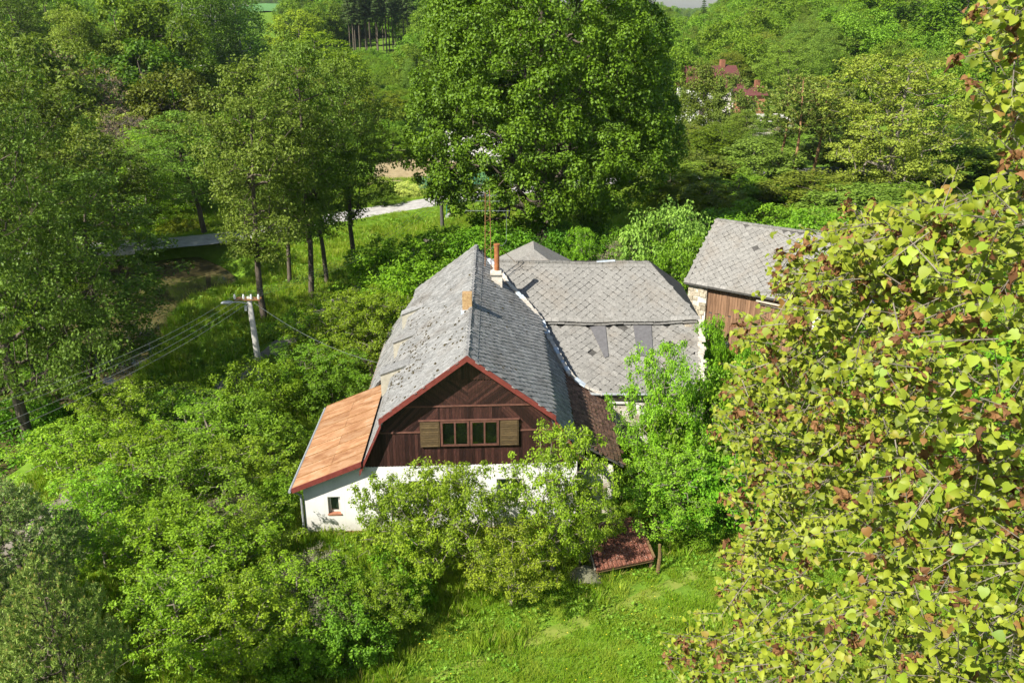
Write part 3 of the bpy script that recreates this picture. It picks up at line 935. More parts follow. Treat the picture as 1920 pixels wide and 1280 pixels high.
# windows ---------------------------------------------
def window(parent, x0, x1, z0, z1, y, nl, fm, cur=True, frame=0.06, fn=HW, sill=None, cross=False):
    w = None
    mb = MB()
    d = 0.06
    mb.box((x0, y, z0), (x1, y + d, z0 + frame), 0, fn); mb.box((x0, y, z1 - frame), (x1, y + d, z1), 0, fn)
    mb.box((x0, y, z0 + frame + .001), (x0 + frame, y + d, z1 - frame - .001), 0, fn); mb.box((x1 - frame, y, z0 + frame + .001), (x1, y + d, z1 - frame - .001), 0, fn)
    w = mb.build("window", fm, parent)
    ix0, ix1 = x0 + frame, x1 - frame
    pw = (ix1 - ix0) / nl
    for k in range(nl):
        a, b = ix0 + k * pw, ix0 + (k + 1) * pw
        mb = MB()
        s = 0.032
        mb.box((a + .002, y - .01, z0 + frame + .002), (a + s, y + d - .015, z1 - frame - .002), 0, fn); mb.box((b - s, y - .01, z0 + frame + .002), (b - .002, y + d - .015, z1 - frame - .002), 0, fn)
        mb.box((a + s + .001, y - .01, z0 + frame + .002), (b - s - .001, y + d - .015, z0 + frame + s), 0, fn); mb.box((a + s + .001, y - .01, z1 - frame - s), (b - s - .001, y + d - .015, z1 - frame - .002), 0, fn)
        if cross: mb.box((a + s + .001, y - .005, (z0 + z1) / 2 - .014), (b - s - .001, y + .03, (z0 + z1) / 2 + .014), 0, fn)
        mb.build("sash", fm, w)
        mb = MB(); mb.box((a + s + .002, y + .012, z0 + frame + s + .001), (b - s - .002, y + .018, z1 - frame - s - .001), 0, fn)
        mb.build("pane", M_["glass"], w)
    if sill:
        mb = MB(); mb.box((x0 - .05, y - 0.20, z0 - .06), (x1 + .05, y - .002, z0 - .002), 0, fn); mb.build("sill", sill, w)
    if cur:
        mb = MB(); n = 18
        for k in range(n):
            a = ix0 + (ix1 - ix0) * k / n; b = ix0 + (ix1 - ix0) * (k + 1) / n
            ya = y + .10 + .02 * math.sin(k * 2.1); yb = y + .10 + .02 * math.sin((k + 1) * 2.1)
            mb.face([fn(a, ya, z0 + .08), fn(b, yb, z0 + .08), fn(b, yb, z1 - .08), fn(a, ya, z1 - .08)])
        mb.build("curtain", M_["curtain"], w)
    return w
# small lean-to window, set deep in a dark reveal
w0 = window(house, -7.40, -6.94, 0.95, 1.70, GY + 0.16, 1, M_["whitewood"], True, 0.045, HW, M_["brick_red"])
for h in HOLES[1:]:
    window(house, h[0] + .02, h[1] - .02, h[2] + .02, h[3] - .02, GY + 0.12, 2, M_["whitewood"], True, 0.06, HW, M_["whitewood"], True)
for h in HOLES:   # dark room behind
    mb = MB(); mb.box((h[0] - .02, GY + .36, h[2] - .02), (h[1] + .02, GY + .40, h[3] + .02), 0, HW); mb.build("wall_backing", M_["under_roof"], house)

# gable body and boards --------------------------------
GZ0 = 3.0
def gx_l(z):   # inner left edge of the gable wall
    return -5.86 + (z - 3.0) * (0.78 / 2.3) if z < 5.3 else -5.02 + (z - 5.3) * (3.32 / 2.5)
def gpoly(z0, z1, inset=0.0):
    zs = [z0] + ([5.3] if z0 < 5.3 < z1 else []) + [z1]
    L = [(gx_l(z) + inset, z) for z in zs]; R = [(2 * RX - gx_l(z) - inset, z) for z in zs]
    return L, R
body = MB()
pts = [(-5.80, 3.03), (2.40, 3.03), (1.58, 5.25), (RX, 7.66), (-5.0, 5.25)]
lo = [HW(x, GY + .06, z) for x, z in pts]; hi = [HW(x, GY + .30, z) for x, z in pts]
body.solid(lo, hi)
gable = body.build("gable", M_["under_roof"], house)
def clip_poly(poly, a, b, c):
    """keep a*x+b*z <= c"""
    out = []
    for i in range(len(poly)):
        p, q = poly[i - 1], poly[i]
        dp, dq = a * p[0] + b * p[1] - c, a * q[0] + b * q[1] - c
        if (dp <= 0) != (dq <= 0):
            t = dp / (dp - dq); out.append((p[0] + (q[0] - p[0]) * t, p[1] + (q[1] - p[1]) * t))
        if dq <= 0: out.append(q)
    return out
rb = random.Random(5)
def boards(region, ang, w, scallop=False, yo=0.0, name="board", parent=None):
    ca, sa = math.cos(ang), math.sin(ang)      # board direction (ca,sa), across (-sa,ca)
    vals = [(-sa * x + ca * z) for x, z in region]
    k0, k1 = min(vals), max(vals); n = int((k1 - k0) / w) + 1
    for k in range(n):
        a, b = k0 + k * w + .004, k0 + (k + 1) * w - .004
        p = clip_poly(region, sa, -ca, -a); p = clip_poly(p, -sa, ca, b) if len(p) > 2 else p
        if len(p) < 3: continue
        ar = 0.5 * abs(sum(p[i - 1][0] * p[i][1] - p[i][0] * p[i - 1][1] for i in range(len(p))))
        if ar < 0.004: continue
        y = GY + yo + rb.uniform(0, .008)
        if scallop:
            zmin = min(z for x, z in p); xs = sorted(x for x, z in p); xa, xb = xs[0], xs[-1]
            up = [q for q in p if q[1] > zmin + .05]; up.sort(key=lambda q: -q[0])
            dip = 0.055
            p = [(xa, zmin), (xa + (xb - xa) * .2, zmin - dip * .7), ((xa + xb) / 2, zmin - dip), (xb - (xb - xa) * .2, zmin - dip * .7), (xb, zmin)] + up
        mb = MB()
        lo = [HW(x, y + .03, z) for x, z in p]; hi = [HW(x, y, z) for x, z in p]
        mb.solid(lo, hi)
        mb.build(name, M_["gable_board"], parent or gable, origin=HW(p[0][0], y, p[0][1]))
E1, E2, E3 = 4.52, 5.62, 6.78     # moulding heights
V2 = math.pi / 2
L, R = gpoly(3.05, E1, .03); boards([L[0], R[0], R[1], L[1]], V2, 0.125, True)
WX0, WX1, WZ0, WZ1 = -2.80, -0.52, 3.92, 5.02      # double window
xa, xb = WX0 - .1, WX1 + .1
L, R = gpoly(E1, E2, .03)
boards([(L[0][0], E1), (xa, E1), (xa, E2), L[2], L[1]], math.radians(47), 0.12)
boards([(xb, E1), (R[0][0], E1), R[1], R[2], (xb, E2)], math.radians(133), 0.12)
boards([(xa, E1), (xb, E1), (xb, E2), (xa, E2)], V2, 0.12)
L, R = gpoly(E2, E3, .03)
boards([L[0], (RX, E2), (RX, E3), L[1]], math.radians(-38), 0.115)
boards([(RX, E2), R[0], R[1], (RX, E3)], math.radians(38), 0.115)
L, R = gpoly(E3 - 0.02, 7.60, .03)
boards([L[0], R[0], (RX, 7.62)], V2, 0.115, True, -0.035)
for z in (E1, E2):
    L, R = gpoly(z, z + .01, .05)
    mb = MB(); mb.box((L[0][0], GY - .035, z - .03), (R[0][0], GY - .002, z + .03), 0, HW); mb.build("moulding", M_["dark_frame"], gable)
# attic window and shutters
mb = MB(); mb.box((WX0 - .02, GY - .045, WZ0), (WX1 + .02, GY - .02, WZ1), 0, HW); mb.build("window_backing", M_["under_roof"], gable)
xm = (WX0 + WX1) / 2
window(house, WX0, xm - .02, WZ0, WZ1, GY - .11, 2, M_["dark_frame"], False, .05)
window(house, xm + .02, WX1, WZ0, WZ1, GY - .11, 2, M_["dark_frame"], False, .05)
mb = MB(); mb.box((WX0 - 0.85, GY - .13, WZ1 + .005), (WX1 + .8, GY - .05, WZ1 + .045), 0, HW); mb.build("moulding", M_["dark_frame"], gable)
for a, b in ((WX0 - .80, WX0 - .04), (WX1 + .04, WX1 + .78)):
    mb = MB(); mb.box((a, GY - .10, WZ0 - .02), (a + .05, GY - .045, WZ1), 0, HW); mb.box((b - .05, GY - .10, WZ0 - .02), (b, GY - .045, WZ1), 0, HW)
    sh = mb.build("shutter", M_["shutter_wood"], house); sh["label"] = "weathered brown slatted shutter beside the attic window"
    n = 11
    for k in range(n):
        z = WZ0 + (WZ1 - WZ0) * k / n
        mb = MB(); mb.solid([HW(a + .052, GY - .115, z), HW(b - .052, GY - .115, z), HW(b - .052, GY - .07, z + .03), HW(a + .052, GY - .07, z + .03)],
                            [HW(a + .052, GY - .10, z + .088), HW(b - .052, GY - .10, z + .088), HW(b - .052, GY - .055, z + .088), HW(a + .052, GY - .055, z + .088)])
        mb.build("slat", M_["shutter_wood"], sh, origin=HW(a, GY - .1, z))

# roof slabs --------------------------------------------
NY, FYR = GY - 0.42, FY + 0.25
mb = MB()
slab(mb, HW, [(RX, NY, RZ), (RX, FYR, RZ), (BL - .08, FYR, BZ - .04), (BL - .08, NY, BZ - .04)], .12)
slab(mb, HW, [(RX + .001, FYR, RZ), (RX + .001, NY, RZ), (BR + .08, NY, BZ - .04), (BR + .08, 44.6, BZ - .04)], .12)
# steep lower left part, flaring out beyond the lean-to
slab(mb, HW, [(BL + .02, NY + .15, BZ - .18), (BL + .02, 38.6, BZ - .18), (-5.98, 38.6, 3.0), (-5.98, NY + .15, 3.0)], .10)
slab(mb, HW, [(BL + .02, 38.6, BZ - .18), (BL + .02, FYR, BZ - .18), (-6.75, FYR, 2.72), (-6.75, 38.6, 2.72)], .10)
# right lower part (catslide) in two pitches
slab(mb, HW, [(BR - .02, 45.0, BZ - .30), (BR - .02, NY + .15, BZ - .30), (2.62, NY + .15, 3.62), (2.62, 45.0, 3.62)], .10)
slab(mb, HW, [(2.62, 39.6, 3.62), (2.62, NY + 1.15, 3.62), (4.62, NY + 1.15, 2.42), (4.62, 38.8, 2.42)], .10)
slab(mb, HW, [(2.62, NY + 1.149, 3.62), (2.62, NY + .15, 3.62), (2.95, NY + .15, 3.0), (2.95, NY + 1.149, 3.0)], .10)
roof = mb.build("roof", M_["under_roof"], house)
pool = []
sv = slate_variants(.30, .36, M_["slate_house"])
u = (0, 1, 0)
dsv = diamond_variants(.315, M_['slate_house'], .014, .04, 4, 5); dsv2 = diamond_variants(.345, M_['slate_house'], .032, .05, 4, 6)
# left upper
Ls = math.hypot(BL - .1 - RX, RZ - BZ + .04)
lay_tiles(house, roof, HW, (RX, 0, RZ), u, (BL - .1 - RX, 0, BZ - .04 - RZ), [(NY + .1, .06), (FYR, .06), (FYR, Ls - .02), (NY + .1, Ls - .02)], .40, .20, dsv, None, pool, 0.05, .008, .03, seed=3)
# right upper: thicker, more weathered, big shadows between courses
sv2 = slate_variants(.29, .33, M_["slate_house"], .026, .09, 4, 9)
lay_tiles(house, roof, HW, (RX, 0, RZ), u, (BR + .1 - RX, 0, BZ - .04 - RZ), [(NY + .1, .06), (FYR - 1, .06), (44.3, Ls - .02), (NY + .1, Ls - .02)], .42, .21, dsv2, None, pool, 0.10, .014, .05, seed=4)
# lower left
Lq = math.hypot(-5.98 - BL - .02, 3.0 - BZ + .18)
lay_tiles(house, roof, HW, (BL + .02, 0, BZ - .18), u, (-5.98 - BL - .02, 0, 3.0 - BZ + .18), [(NY + .25, .15), (38.6, .15), (38.6, Lq), (NY + .25, Lq)], .40, .20, dsv, None, pool, .05, .008, .03, seed=5)
Lq = math.hypot(-6.75 - BL - .02, 2.72 - BZ + .18)
lay_tiles(house, roof, HW, (BL + .02, 0, BZ - .18), u, (-6.75 - BL - .02, 0, 2.72 - BZ + .18), [(38.6, .15), (FYR, .15), (FYR, Lq), (38.6, Lq)], .40, .20, dsv, None, pool, .05, .01, .03, seed=6)
Lq = math.hypot(2.62 - BR + .02, 3.62 - BZ + .30)
lay_tiles(house, roof, HW, (BR - .02, 0, BZ - .30), u, (2.62 - BR + .02, 0, 3.62 - BZ + .30), [(NY + .25, .1), (44.0, .1), (42.0, Lq), (NY + .25, Lq)], .42, .21, dsv2, None, pool, .08, .014, .05, seed=7)
bv = slate_variants(.27, .33, M_["tile_brown"], .03, .08, 4, 12)
Lq = math.hypot(2.0, 1.2)
lay_tiles(house, roof, HW, (2.62, 0, 3.62), u, (2.0, 0, -1.2), [(NY + 1.25, .02), (39.4, .02), (38.7, Lq), (NY + 1.25, Lq)], .245, .21, bv, None, pool, .09, .016, .06, seed=8)
finish_tiles(house, pool, M_["slate_house"])

edge_course(roof, HW, (BL - .10, NY, BZ - .05), (BL - .10, FYR, BZ - .05), (RX - BL, 0, RZ - BZ), .22, M_["slate_house"], .36, .028)
edge_course(roof, HW, (BR + .10, NY, BZ - .05), (BR + .10, 44.4, BZ - .05), (RX - BR, 0, RZ - BZ), .22, M_["slate_house"], .36, .03)
for sgn, bx in ((-1, BL - .08), (1, BR + .08)):
    edge_course(roof, HW, (RX, NY, RZ), (bx, NY, BZ - .04), (0, 1, 0), .20, M_["slate_house"], .36, .028, seed=3 + sgn)
# ridge cover
mb = MB()
n = 34
for k in range(n):
    y0 = NY + (FYR - NY) * k / n; y1 = y0 + (FYR - NY) / n - .015
    a = [HW(RX - .16, y0, RZ - .06), HW(RX + .16, y0, RZ - .06), HW(RX + .16, y1, RZ - .06), HW(RX - .16, y1, RZ - .06)]
    b = [HW(RX - .05, y0, RZ + .07), HW(RX + .05, y0, RZ + .07), HW(RX + .05, y1, RZ + .055), HW(RX - .05, y1, RZ + .055)]
    mb.solid(a, b)
mb.build("ridge_tiles", M_["slate_house"], roof)
# bargeboards
def barge(p, q, h, th, y, mat="red_trim"):
    mb = MB(); (x0, z0), (x1, z1) = p, q
    lo = [HW(x0, y, z0 - h), HW(x1, y, z1 - h), HW(x1, y + th, z1 - h), HW(x0, y + th, z0 - h)]
    hi = [HW(x0, y, z0), HW(x1, y, z1), HW(x1, y + th, z1), HW(x0, y + th, z0)]
    mb.solid(lo, hi); return mb.build("bargeboard", M_[mat], roof)
barge((BL - .12, BZ + .0), (RX - .001, RZ + .06), .24, .05, NY - .055)
barge((RX + .001, RZ + .06), (BR + .12, BZ + .0), .24, .05, NY - .055)
barge((-6.02, 3.02), (BL - .06, BZ - .20), .22, .05, NY + .09)
barge((2 * RX - BL + .06, BZ - .20), (2.98, 3.02), .22, .05, NY + .09)
# thin metal edge strip on top of the rakes
# moss clumps on the lower left slope and the valley side
rs = np.random.RandomState(4)
mb = MB()
for k in range(900):
    if k < 560:
        y = 31 + abs(rs.randn()) * 5.0 + (2.0 if k % 3 else 0); s = 0.55 + 0.5 * rs.rand() if k % 4 else rs.rand()
        if y > 46: continue
        x = RX + (BL - RX) * min(s, .99); z = RZ + (BZ - RZ) * min(s, .99)
    elif k < 760:
        y = 31 + rs.rand() * 12; s = rs.rand() ** .5
        x = RX + (BR - RX) * s; z = RZ + (BZ - RZ) * s
    else:
        y = 31.6 + rs.rand() * 6; s = rs.rand()
        x = 2.62 + 2.0 * s; z = 3.62 - 1.2 * s
    p = Vector(HW(x, y, z + .04)); r = .02 + .05 * rs.rand() ** 2
    a = [p + Vector((r * math.cos(t) * (1.4), r * math.sin(t) * 1.8, 0)) for t in np.linspace(0, 5.03, 5)]
    b = [p + (q - p) * .5 + Vector((0, 0, r * .7)) for q in a]
    mb.solid(a, b)
mo = mb.build("moss", M_["moss"], roof); tag(mo, kind="stuff")

# small cheeked vents on the left slope
for (px_, py_, y, s) in ((0, 0, 35.0, 1.1), (0, 0, 38.9, .85), (0, 0, 42.8, .85)):
    t0 = .80; xa = RX + (BL - RX) * t0; za = RZ + (BZ - RZ) * t0
    xb_ = BL - .50 * s; zb_ = BZ + .10
    mb = MB()
    lo = [HW(xa, y, za + .02), HW(xb_, y, zb_ - .95 * s), HW(xb_, y + .7 * s, zb_ - .95 * s), HW(xa, y + .7 * s, za + .02)]
    hi = [HW(xa, y, za + .06), HW(xb_, y, zb_), HW(xb_, y + .7 * s, zb_), HW(xa, y + .7 * s, za + .06)]
    mb.solid(lo, hi)
    v = mb.build("roof_vent", M_["cream_board"], house)
    mb = MB()
    lo = [HW(xa, y - .05, za + .062), HW(xb_ - .06, y - .05, zb_ + .003), HW(xb_ - .06, y + .75 * s, zb_ + .003), HW(xa, y + .75 * s, za + .062)]
    mb.solid(lo, [(p[0], p[1], p[2] + .03) for p in lo]); mb.build("cover", M_["slate_house"], v)

# orange sheet roof of the lean-to
lean = MB()
LA, LB = (-8.72, 2.30), (-5.92, 3.42)
lo = [HW(LA[0], NY + .1, LA[1] - .12), HW(LB[0], NY + .1, LB[1] - .12), HW(LB[0], 38.55, LB[1] - .12), HW(LA[0], 38.55, LA[1] - .12)]
lean.solid(lo, [(p[0], p[1], p[2] + .10) for p in lo])
lr = lean.build("lean_to_roof", M_["under_roof"], house)
lr["label"] = "rusty orange sheet metal lean-to roof"
ns = 9
for k in range(ns):
    for j, (s0, s1) in enumerate(((0, .52), (.52, 1.0))):
        y0 = NY + .08 + (38.6 - NY - .08) * k / ns + (0.0); y1 = NY + .08 + (38.6 - NY - .08) * (k + 1) / ns
        def P(s, y, dz): return HW(LA[0] + (LB[0] - LA[0]) * s, y, LA[1] + (LB[1] - LA[1]) * s + dz)
        e = 0.012 * ((k + j) % 2)
        mb = MB()
        mb.solid([P(s0 + .002, y0, .0), P(s1, y0, .0), P(s1, y1 - .045, .0), P(s0 + .002, y1 - .045, .0)], [P(s0 + .002, y0, .018 + e), P(s1, y0, .018 + e), P(s1, y1 - .045, .018 + e), P(s0 + .002, y1 - .045, .018 + e)])
        mb.build("metal_sheet", M_["rusty_sheet"], lr, origin=P(s0, y0, 0))
    m2 = MB(); m2.solid([P(0.004, y1 - .043, .0), P(1, y1 - .043, .0), P(1, y1 - .005, .0), P(0.004, y1 - .005, .0)], [P(0.004, y1 - .036, .048), P(1, y1 - .036, .048), P(1, y1 - .012, .048), P(0.004, y1 - .012, .048)])
    m2.build("seam", M_["rust_iron"], lr, origin=P(0, y1, 0))
mb = MB(); (x0, z0), (x1, z1) = (LA[0], LA[1] + .03), (LB[0], LB[1] + .03)
mb.solid([HW(x0, NY + .03, z0 - .2), HW(x1, NY + .03, z1 - .2), HW(x1, NY + .075, z1 - .2), HW(x0, NY + .075, z0 - .2)], [HW(x0, NY + .03, z0 + .02), HW(x1, NY + .03, z1 + .02), HW(x1, NY + .075, z1 + .02), HW(x0, NY + .075, z0 + .02)])
mb.build("bargeboard", M_["red_trim"], lr)
mb = MB(); mb.tube([HW(LA[0] - .07, NY, LA[1] - .07), HW(LA[0] - .07, 38.6, LA[1] - .10)], .06, 8); mb.build("gutter", M_["steel"], lr)
mb = MB(); mb.tube([HW(LA[0] - .05, NY + .2, LA[1] - .12), HW(-8.45, GY - .05, LA[1] - .45), HW(-8.45, GY - .05, 0.0)], .045, 8); mb.build("downpipe", M_["steel"], house)
# gutters of the main roof left + small timber props
mb = MB(); mb.tube([HW(-6.80, 38.7, 2.62), HW(-6.80, FYR, 2.62)], .06, 6); mb.build("gutter", M_["rust_iron"], house)
# lightning wire along the right slope
mb = MB(); mb.tube([HW(RX + .38, y, RZ - .20) for y in np.linspace(NY, FYR, 12)], .008, 4); mb.build("wire", M_["wire_alu"], roof)

# chimneys: built of bricks ---------------------------------
def brick_chimney(cx, cy, z0, z1, w, d, mat, label=None, name="chimney"):
    mb = MB(); mb.box((cx - w / 2 + .03, cy - d / 2 + .03, z0), (cx + w / 2 - .03, cy + d / 2 - .03, z1 - .02))
    ch = mb.build(name, M_[mat], roof)
    n = int((z1 - z0) / .085); k = 0
    for i in range(n):
        z = z0 + i * .085
        nb = 2 if w < .6 else 3
        for j in range(nb):
            off = (w / nb / 2 if i % 2 else 0)
            a = cx - w / 2 + j * w / nb + off; b = min(a + w / nb - .012, cx + w / 2)
            if b - a < .05: continue
            for (ya, yb) in ((cy - d / 2 - .002 * (k % 3), cy - d / 2 + .09), (cy + d / 2 - .09, cy + d / 2)):
                m2 = MB(); m2.box((a, ya, z + .004), (b, yb, z + .075)); m2.build("brick", M_[mat], ch, origin=(a, ya, z)); k += 1
        for (xa, xb2) in ((cx - w / 2 - .002, cx - w / 2 + .09), (cx + w / 2 - .09, cx + w / 2 + .002)):
            m2 = MB(); m2.box((xa, cy - d / 2 + .10, z + .004), (xb2, cy + d / 2 - .10, z + .075)); m2.build("brick", M_[mat], ch, origin=(xa, cy, z))
    return ch
brick_chimney(-1.98, 37.1, 7.35, 8.38, .48, .48, "brick_dirty")
mb = MB(); mb.box((-2.26, 36.82, 7.30), (-1.70, 36.86, 7.62)); mb.build("flashing", M_["lead_flashing"], roof)
mb = MB(); mb.box((-1.04, 43.06, 6.2), (-.50, 43.64, 7.42)); mb.box((-1.11, 42.98, 7.42), (-.43, 43.72, 7.50)); mb.box((-1.00, 43.10, 7.50), (-.54, 43.60, 7.60))
ch2 = mb.build("chimney_base", M_["mortar"], roof)
mb = MB(); mb.tube([(-.77, 43.35, 7.5), (-.77, 43.35, 8.95)], .135, 14); mb.tube([(-.77, 43.35, 8.9), (-.77, 43.35, 8.96)], .165, 14)
mb.build("stove_pipe", M_["rust_pipe"], roof, smooth=False)
# antenna mast
am = thing("antenna_mast", (-1.25, 44.6, 7.4), "rusty twin-pole antenna mast with aerials on the farmhouse ridge", "antenna")
for dx, top in ((-.16, 11.3), (.16, 11.5)):
    mb = MB(); mb.tube([(-1.25 + dx, 44.6, 7.3), (-1.25 + dx * .7, 44.6, top)], .022, 6); mb.build("pole", M_["rust_iron"], am)
mb = MB()
for k in range(9):
    z = 7.9 + k * .38; mb.bar((-1.25 - .16, 44.6, z), (-1.25 + .15, 44.6, z + (.2 if k % 2 else -.2)), .015, .015)
mb.build("lattice", M_["rust_iron"], am)
for z, L_, n in ((11.2, .6, 5), (10.4, 1.5, 9), (10.9, .8, 5)):
    mb = MB(); a = Vector((-1.25 - L_ * .75, 44.55, z)); b = Vector((-1.25 + L_ * .75, 44.75, z - .05))
    mb.tube([a, b], .012, 5)
    for k in range(n):
        c = a.lerp(b, k / (n - 1)); mb.tube([c - Vector((.03, .45, 0)), c + Vector((.03, .45, 0))], .006, 4)
    mb.build("aerial", M_["wire_alu"], am)
mb = MB(); mb.tube([(-.30 + .0, 44.6, 10.3), (-.28, 44.6, 9.6), (-.30, 44.6, 8.8), (-.5, 44.6, 8.55), (-.9, 44.6, 8.6), (-1.15, 44.6, 8.3)], .012, 4); mb.build("cable", M_["wire_alu"], am)
mb = MB(); mb.tube([(-1.1, 44.6, 8.9), (.15, 45.3, 7.5)], .012, 4); mb.build("guy_wire", M_["rust_iron"], am)

# flashing / mortar strip where the house roof meets the wing
mb = MB(); rsd = random.Random(8)
vp = [(-1.25, 45.9, 7.42), (-.55, 44.9, 6.95), (-.2, 44.2, 6.62), (.45, 43.6, 6.1), (1.1, 42.9, 5.55), (1.55, 42.4, 5.12), (1.8, 41.6, 4.72), (2.15, 40.6, 4.35), (2.5, 39.6, 3.95), (2.85, 38.9, 3.62), (3.5, 38.55, 3.22), (4.3, 38.4, 2.85)]
vs = catmull(vp, .22)
for i in range(len(vs) - 1):
    w = .08 + .08 * rsd.random(); a, b = Vector(vs[i]), Vector(vs[i + 1])
    d = (b - a).normalized(); s = d.cross(Vector((0, 0, 1))).normalized()
    up = Vector((0, 0, .07 + .03 * rsd.random()))
    lo = [a - s * w, b - s * w * .8, b + s * w, a + s * w]
    mb.solid(lo, [p + up for p in lo], 1 if rsd.random() < .35 else 0)
mb.build("valley_flashing", [M_["mortar"], M_["lead_flashing"]], roof)

# ------------------------------------------------------------------ barn wing
def ID(x, y, z): return (x, y, z)
def WG(x, y, z): return (x, y, z - .11 * math.sin(math.pi * min(max((x + 1) / 10.5, 0), 1)) - .025 * math.sin(x * 1.9))
wing = thing("barn_wing", (4.0, 43, 0), "long grey diamond-slated barn wing joined to the right of the farmhouse", "barn")
WR, WB, WE = (46.3, 7.28), (43.0, 5.02), (38.55, 3.0)
mb = MB()
slab(mb, lambda x, y, z: (WG(x, y, z)[0], WG(x, y, z)[1], WG(x, y, z)[2] - .06), [(-1.6, WR[0], WR[1]), (7.45, WR[0], WR[1]), (9.75, WB[0] - .1, WB[1] + .02), (0.2, WB[0] - .1, WB[1] + .02)], .10, nseg=32)
slab(mb, lambda x, y, z: (WG(x, y, z)[0], WG(x, y, z)[1], WG(x, y, z)[2] - .06), [(1.0, WB[0], WB[1] - .10), (9.62, WB[0], WB[1] - .10), (9.05, WE[0] - .15, WE[1]), (2.0, WE[0] - .15, WE[1])], .10, nseg=32)
mb.solid([(7.46, WR[0], WR[1] - .1), (9.76, WB[0] - .1, WB[1] - .08), (9.9, 49.4, WB[1] - .08)], [(7.46, WR[0], WR[1]), (9.76, WB[0] - .1, WB[1] + .02), (9.9, 49.4, WB[1] + .02)])
mb.solid([(7.45, WR[0] + .003, WR[1] - .1), (9.9, 49.5, WB[1] - .08), (-1.6, 49.5, WB[1] - .08), (-1.6, WR[0] + .003, WR[1] - .1)][::-1], [(7.45, WR[0] + .003, WR[1]), (9.9, 49.5, WB[1] + .02), (-1.6, 49.5, WB[1] + .02), (-1.6, WR[0] + .003, WR[1])][::-1])
wroof = mb.build("roof", M_["under_roof"], wing)
dv = diamond_variants(.343, M_["slate_wing"])
pool = []
L1 = math.hypot(WR[0] - WB[0] + .1, WR[1] - WB[1])
dn1 = (0, WB[0] - .1 - WR[0], WB[1] + .02 - WR[1])
lay_tiles(wing, wroof, WG, (0, WR[0], WR[1]), (1, 0, 0), dn1, [(-.9, .1), (7.4, .1), (9.6, L1 - .12), (1.0, L1 - .12)], .50, .25, dv, None, pool, .012, .002, .01, lift=.016, seed=21)
finish_tiles(wing, pool, M_["slate_wing"], 300)
pool = []
L2 = math.hypot(WB[0] - WE[0] + .15, WB[1] - .1 - WE[1])
lay_tiles(wing, wroof, WG, (0, WB[0], WB[1] - .10), (1, 0, 0), (0, WE[0] - .15 - WB[0], WE[1] - WB[1] + .10), [(1.5, .14), (9.5, .14), (8.95, L2 - .10), (3.1, L2 - .10)], .50, .25, dv, None, pool, .012, .002, .01, lift=.016, miss=.01, seed=22)
finish_tiles(wing, pool, M_["slate_wing"], 0)
# ridge, verge and edge courses
mb = MB()
for k in range(24):
    x0 = -1.2 + k * .36; mb.box((x0, WR[0] - .13, WR[1] - .03), (x0 + .345, WR[0] + .13, WR[1] + .055 + .01 * (k % 2)), 0, WG)
mb.build("ridge_tiles", M_["slate_wing"], wroof)
mb = MB(); mb.box((4.6, WR[0] - .10, WR[1] + .066), (5.6, WR[0] + .16, WR[1] + .09), 0, WG); mb.build("ridge_sheet", M_["lead_flashing"], wroof)
mb = MB(); nn = 22
for k in range(nn):
    x0 = 1.2 + k * .38; mb.box((x0, WB[0] - .26 + .015 * (k % 3), WB[1] - .09 + .012 * (k % 4)), (x0 + .37, WB[0] + .0, WB[1] - .05 + .012 * (k % 4)), 0, WG)
# dark gap lip under the upper eave is the slab edge itself
mb.build("edge_slates", M_["slate_wing"], wroof)
up1 = (0, WR[0] - WB[0] + .1, WR[1] - WB[1] - .02); up2 = (0, WB[0] - WE[0] + .15, WB[1] - WE[1] - .1)
edge_course(wroof, WG, (0.9, WB[0] - .1, WB[1] + .02), (9.72, WB[0] - .1, WB[1] + .02), up1, .24, M_["slate_wing"])
edge_course(wroof, WG, (3.0, WE[0] - .15, WE[1]), (9.0, WE[0] - .15, WE[1]), up2, .24, M_["slate_wing"])
edge_course(wroof, WG, (-1.2, WR[0] - .30, WR[1] - .20), (7.6, WR[0] - .30, WR[1] - .20), up1, .24, M_["slate_wing"])
edge_course(wroof, WG, (7.45, WR[0], WR[1]), (9.75, WB[0] - .1, WB[1] + .02), (-1, -.25, -.15), .22, M_["slate_wing"])
edge_course(wroof, WG, (9.60, WB[0], WB[1] - .1), (9.05, WE[0] - .15, WE[1]), (-1, 0, 0), .22, M_["slate_wing"])
# replaced dark sheets
def wing_low(x, s, dz): return WG(x, WB[0] + (WE[0] - .15 - WB[0]) * s, WB[1] - .10 + (WE[1] - WB[1] + .10) * s + dz)
for q in ([(4.02, .06), (4.82, .04), (4.80, .50), (4.60, .52)], [(6.25, .05), (7.18, .05), (7.02, .50), (6.22, .50)]):
    lo = [wing_low(x, s, .065) for x, s in q][::-1]
    mb = MB(); mb.solid(lo, [(p[0], p[1], p[2] + .015) for p in lo]); mb.build("patch_sheet", M_["sheet_grey"], wroof)
# walls
mb = MB(); mb.box((3.0, WE[0] + .15, -.2), (8.8, WE[0] + .55, 2.80)); mb.box((8.8, WE[0] + .15, -.2), (9.25, 49.2, 2.82)); mb.box((-1, 48.8, -.2), (8.79, 49.2, 4.8))
mb.box((8.9, 42.6, 2.83), (9.24, 49.1, 4.85))
mb.build("wall", M_["old_plaster"], wing)
mb = MB()
mb.tube([(2.6, WE[0] - .22, WE[1] - .08), (9.0, WE[0] - .22, WE[1] - .12)], .065, 8); mb.tube([(3.35, WE[0] - .2, WE[1] - .12), (3.38, WE[0] + .08, WE[1] - .5), (3.38, WE[0] + .08, 0)], .045, 8)
mb.build("gutter", M_["steel"], wing)
mb = MB(); mb.bar((4.4, WE[0] + .10, 2.35), (5.6, WE[0] + .10, 2.33), .12, .10); mb.build("lintel", M_["whitewood"], wing)
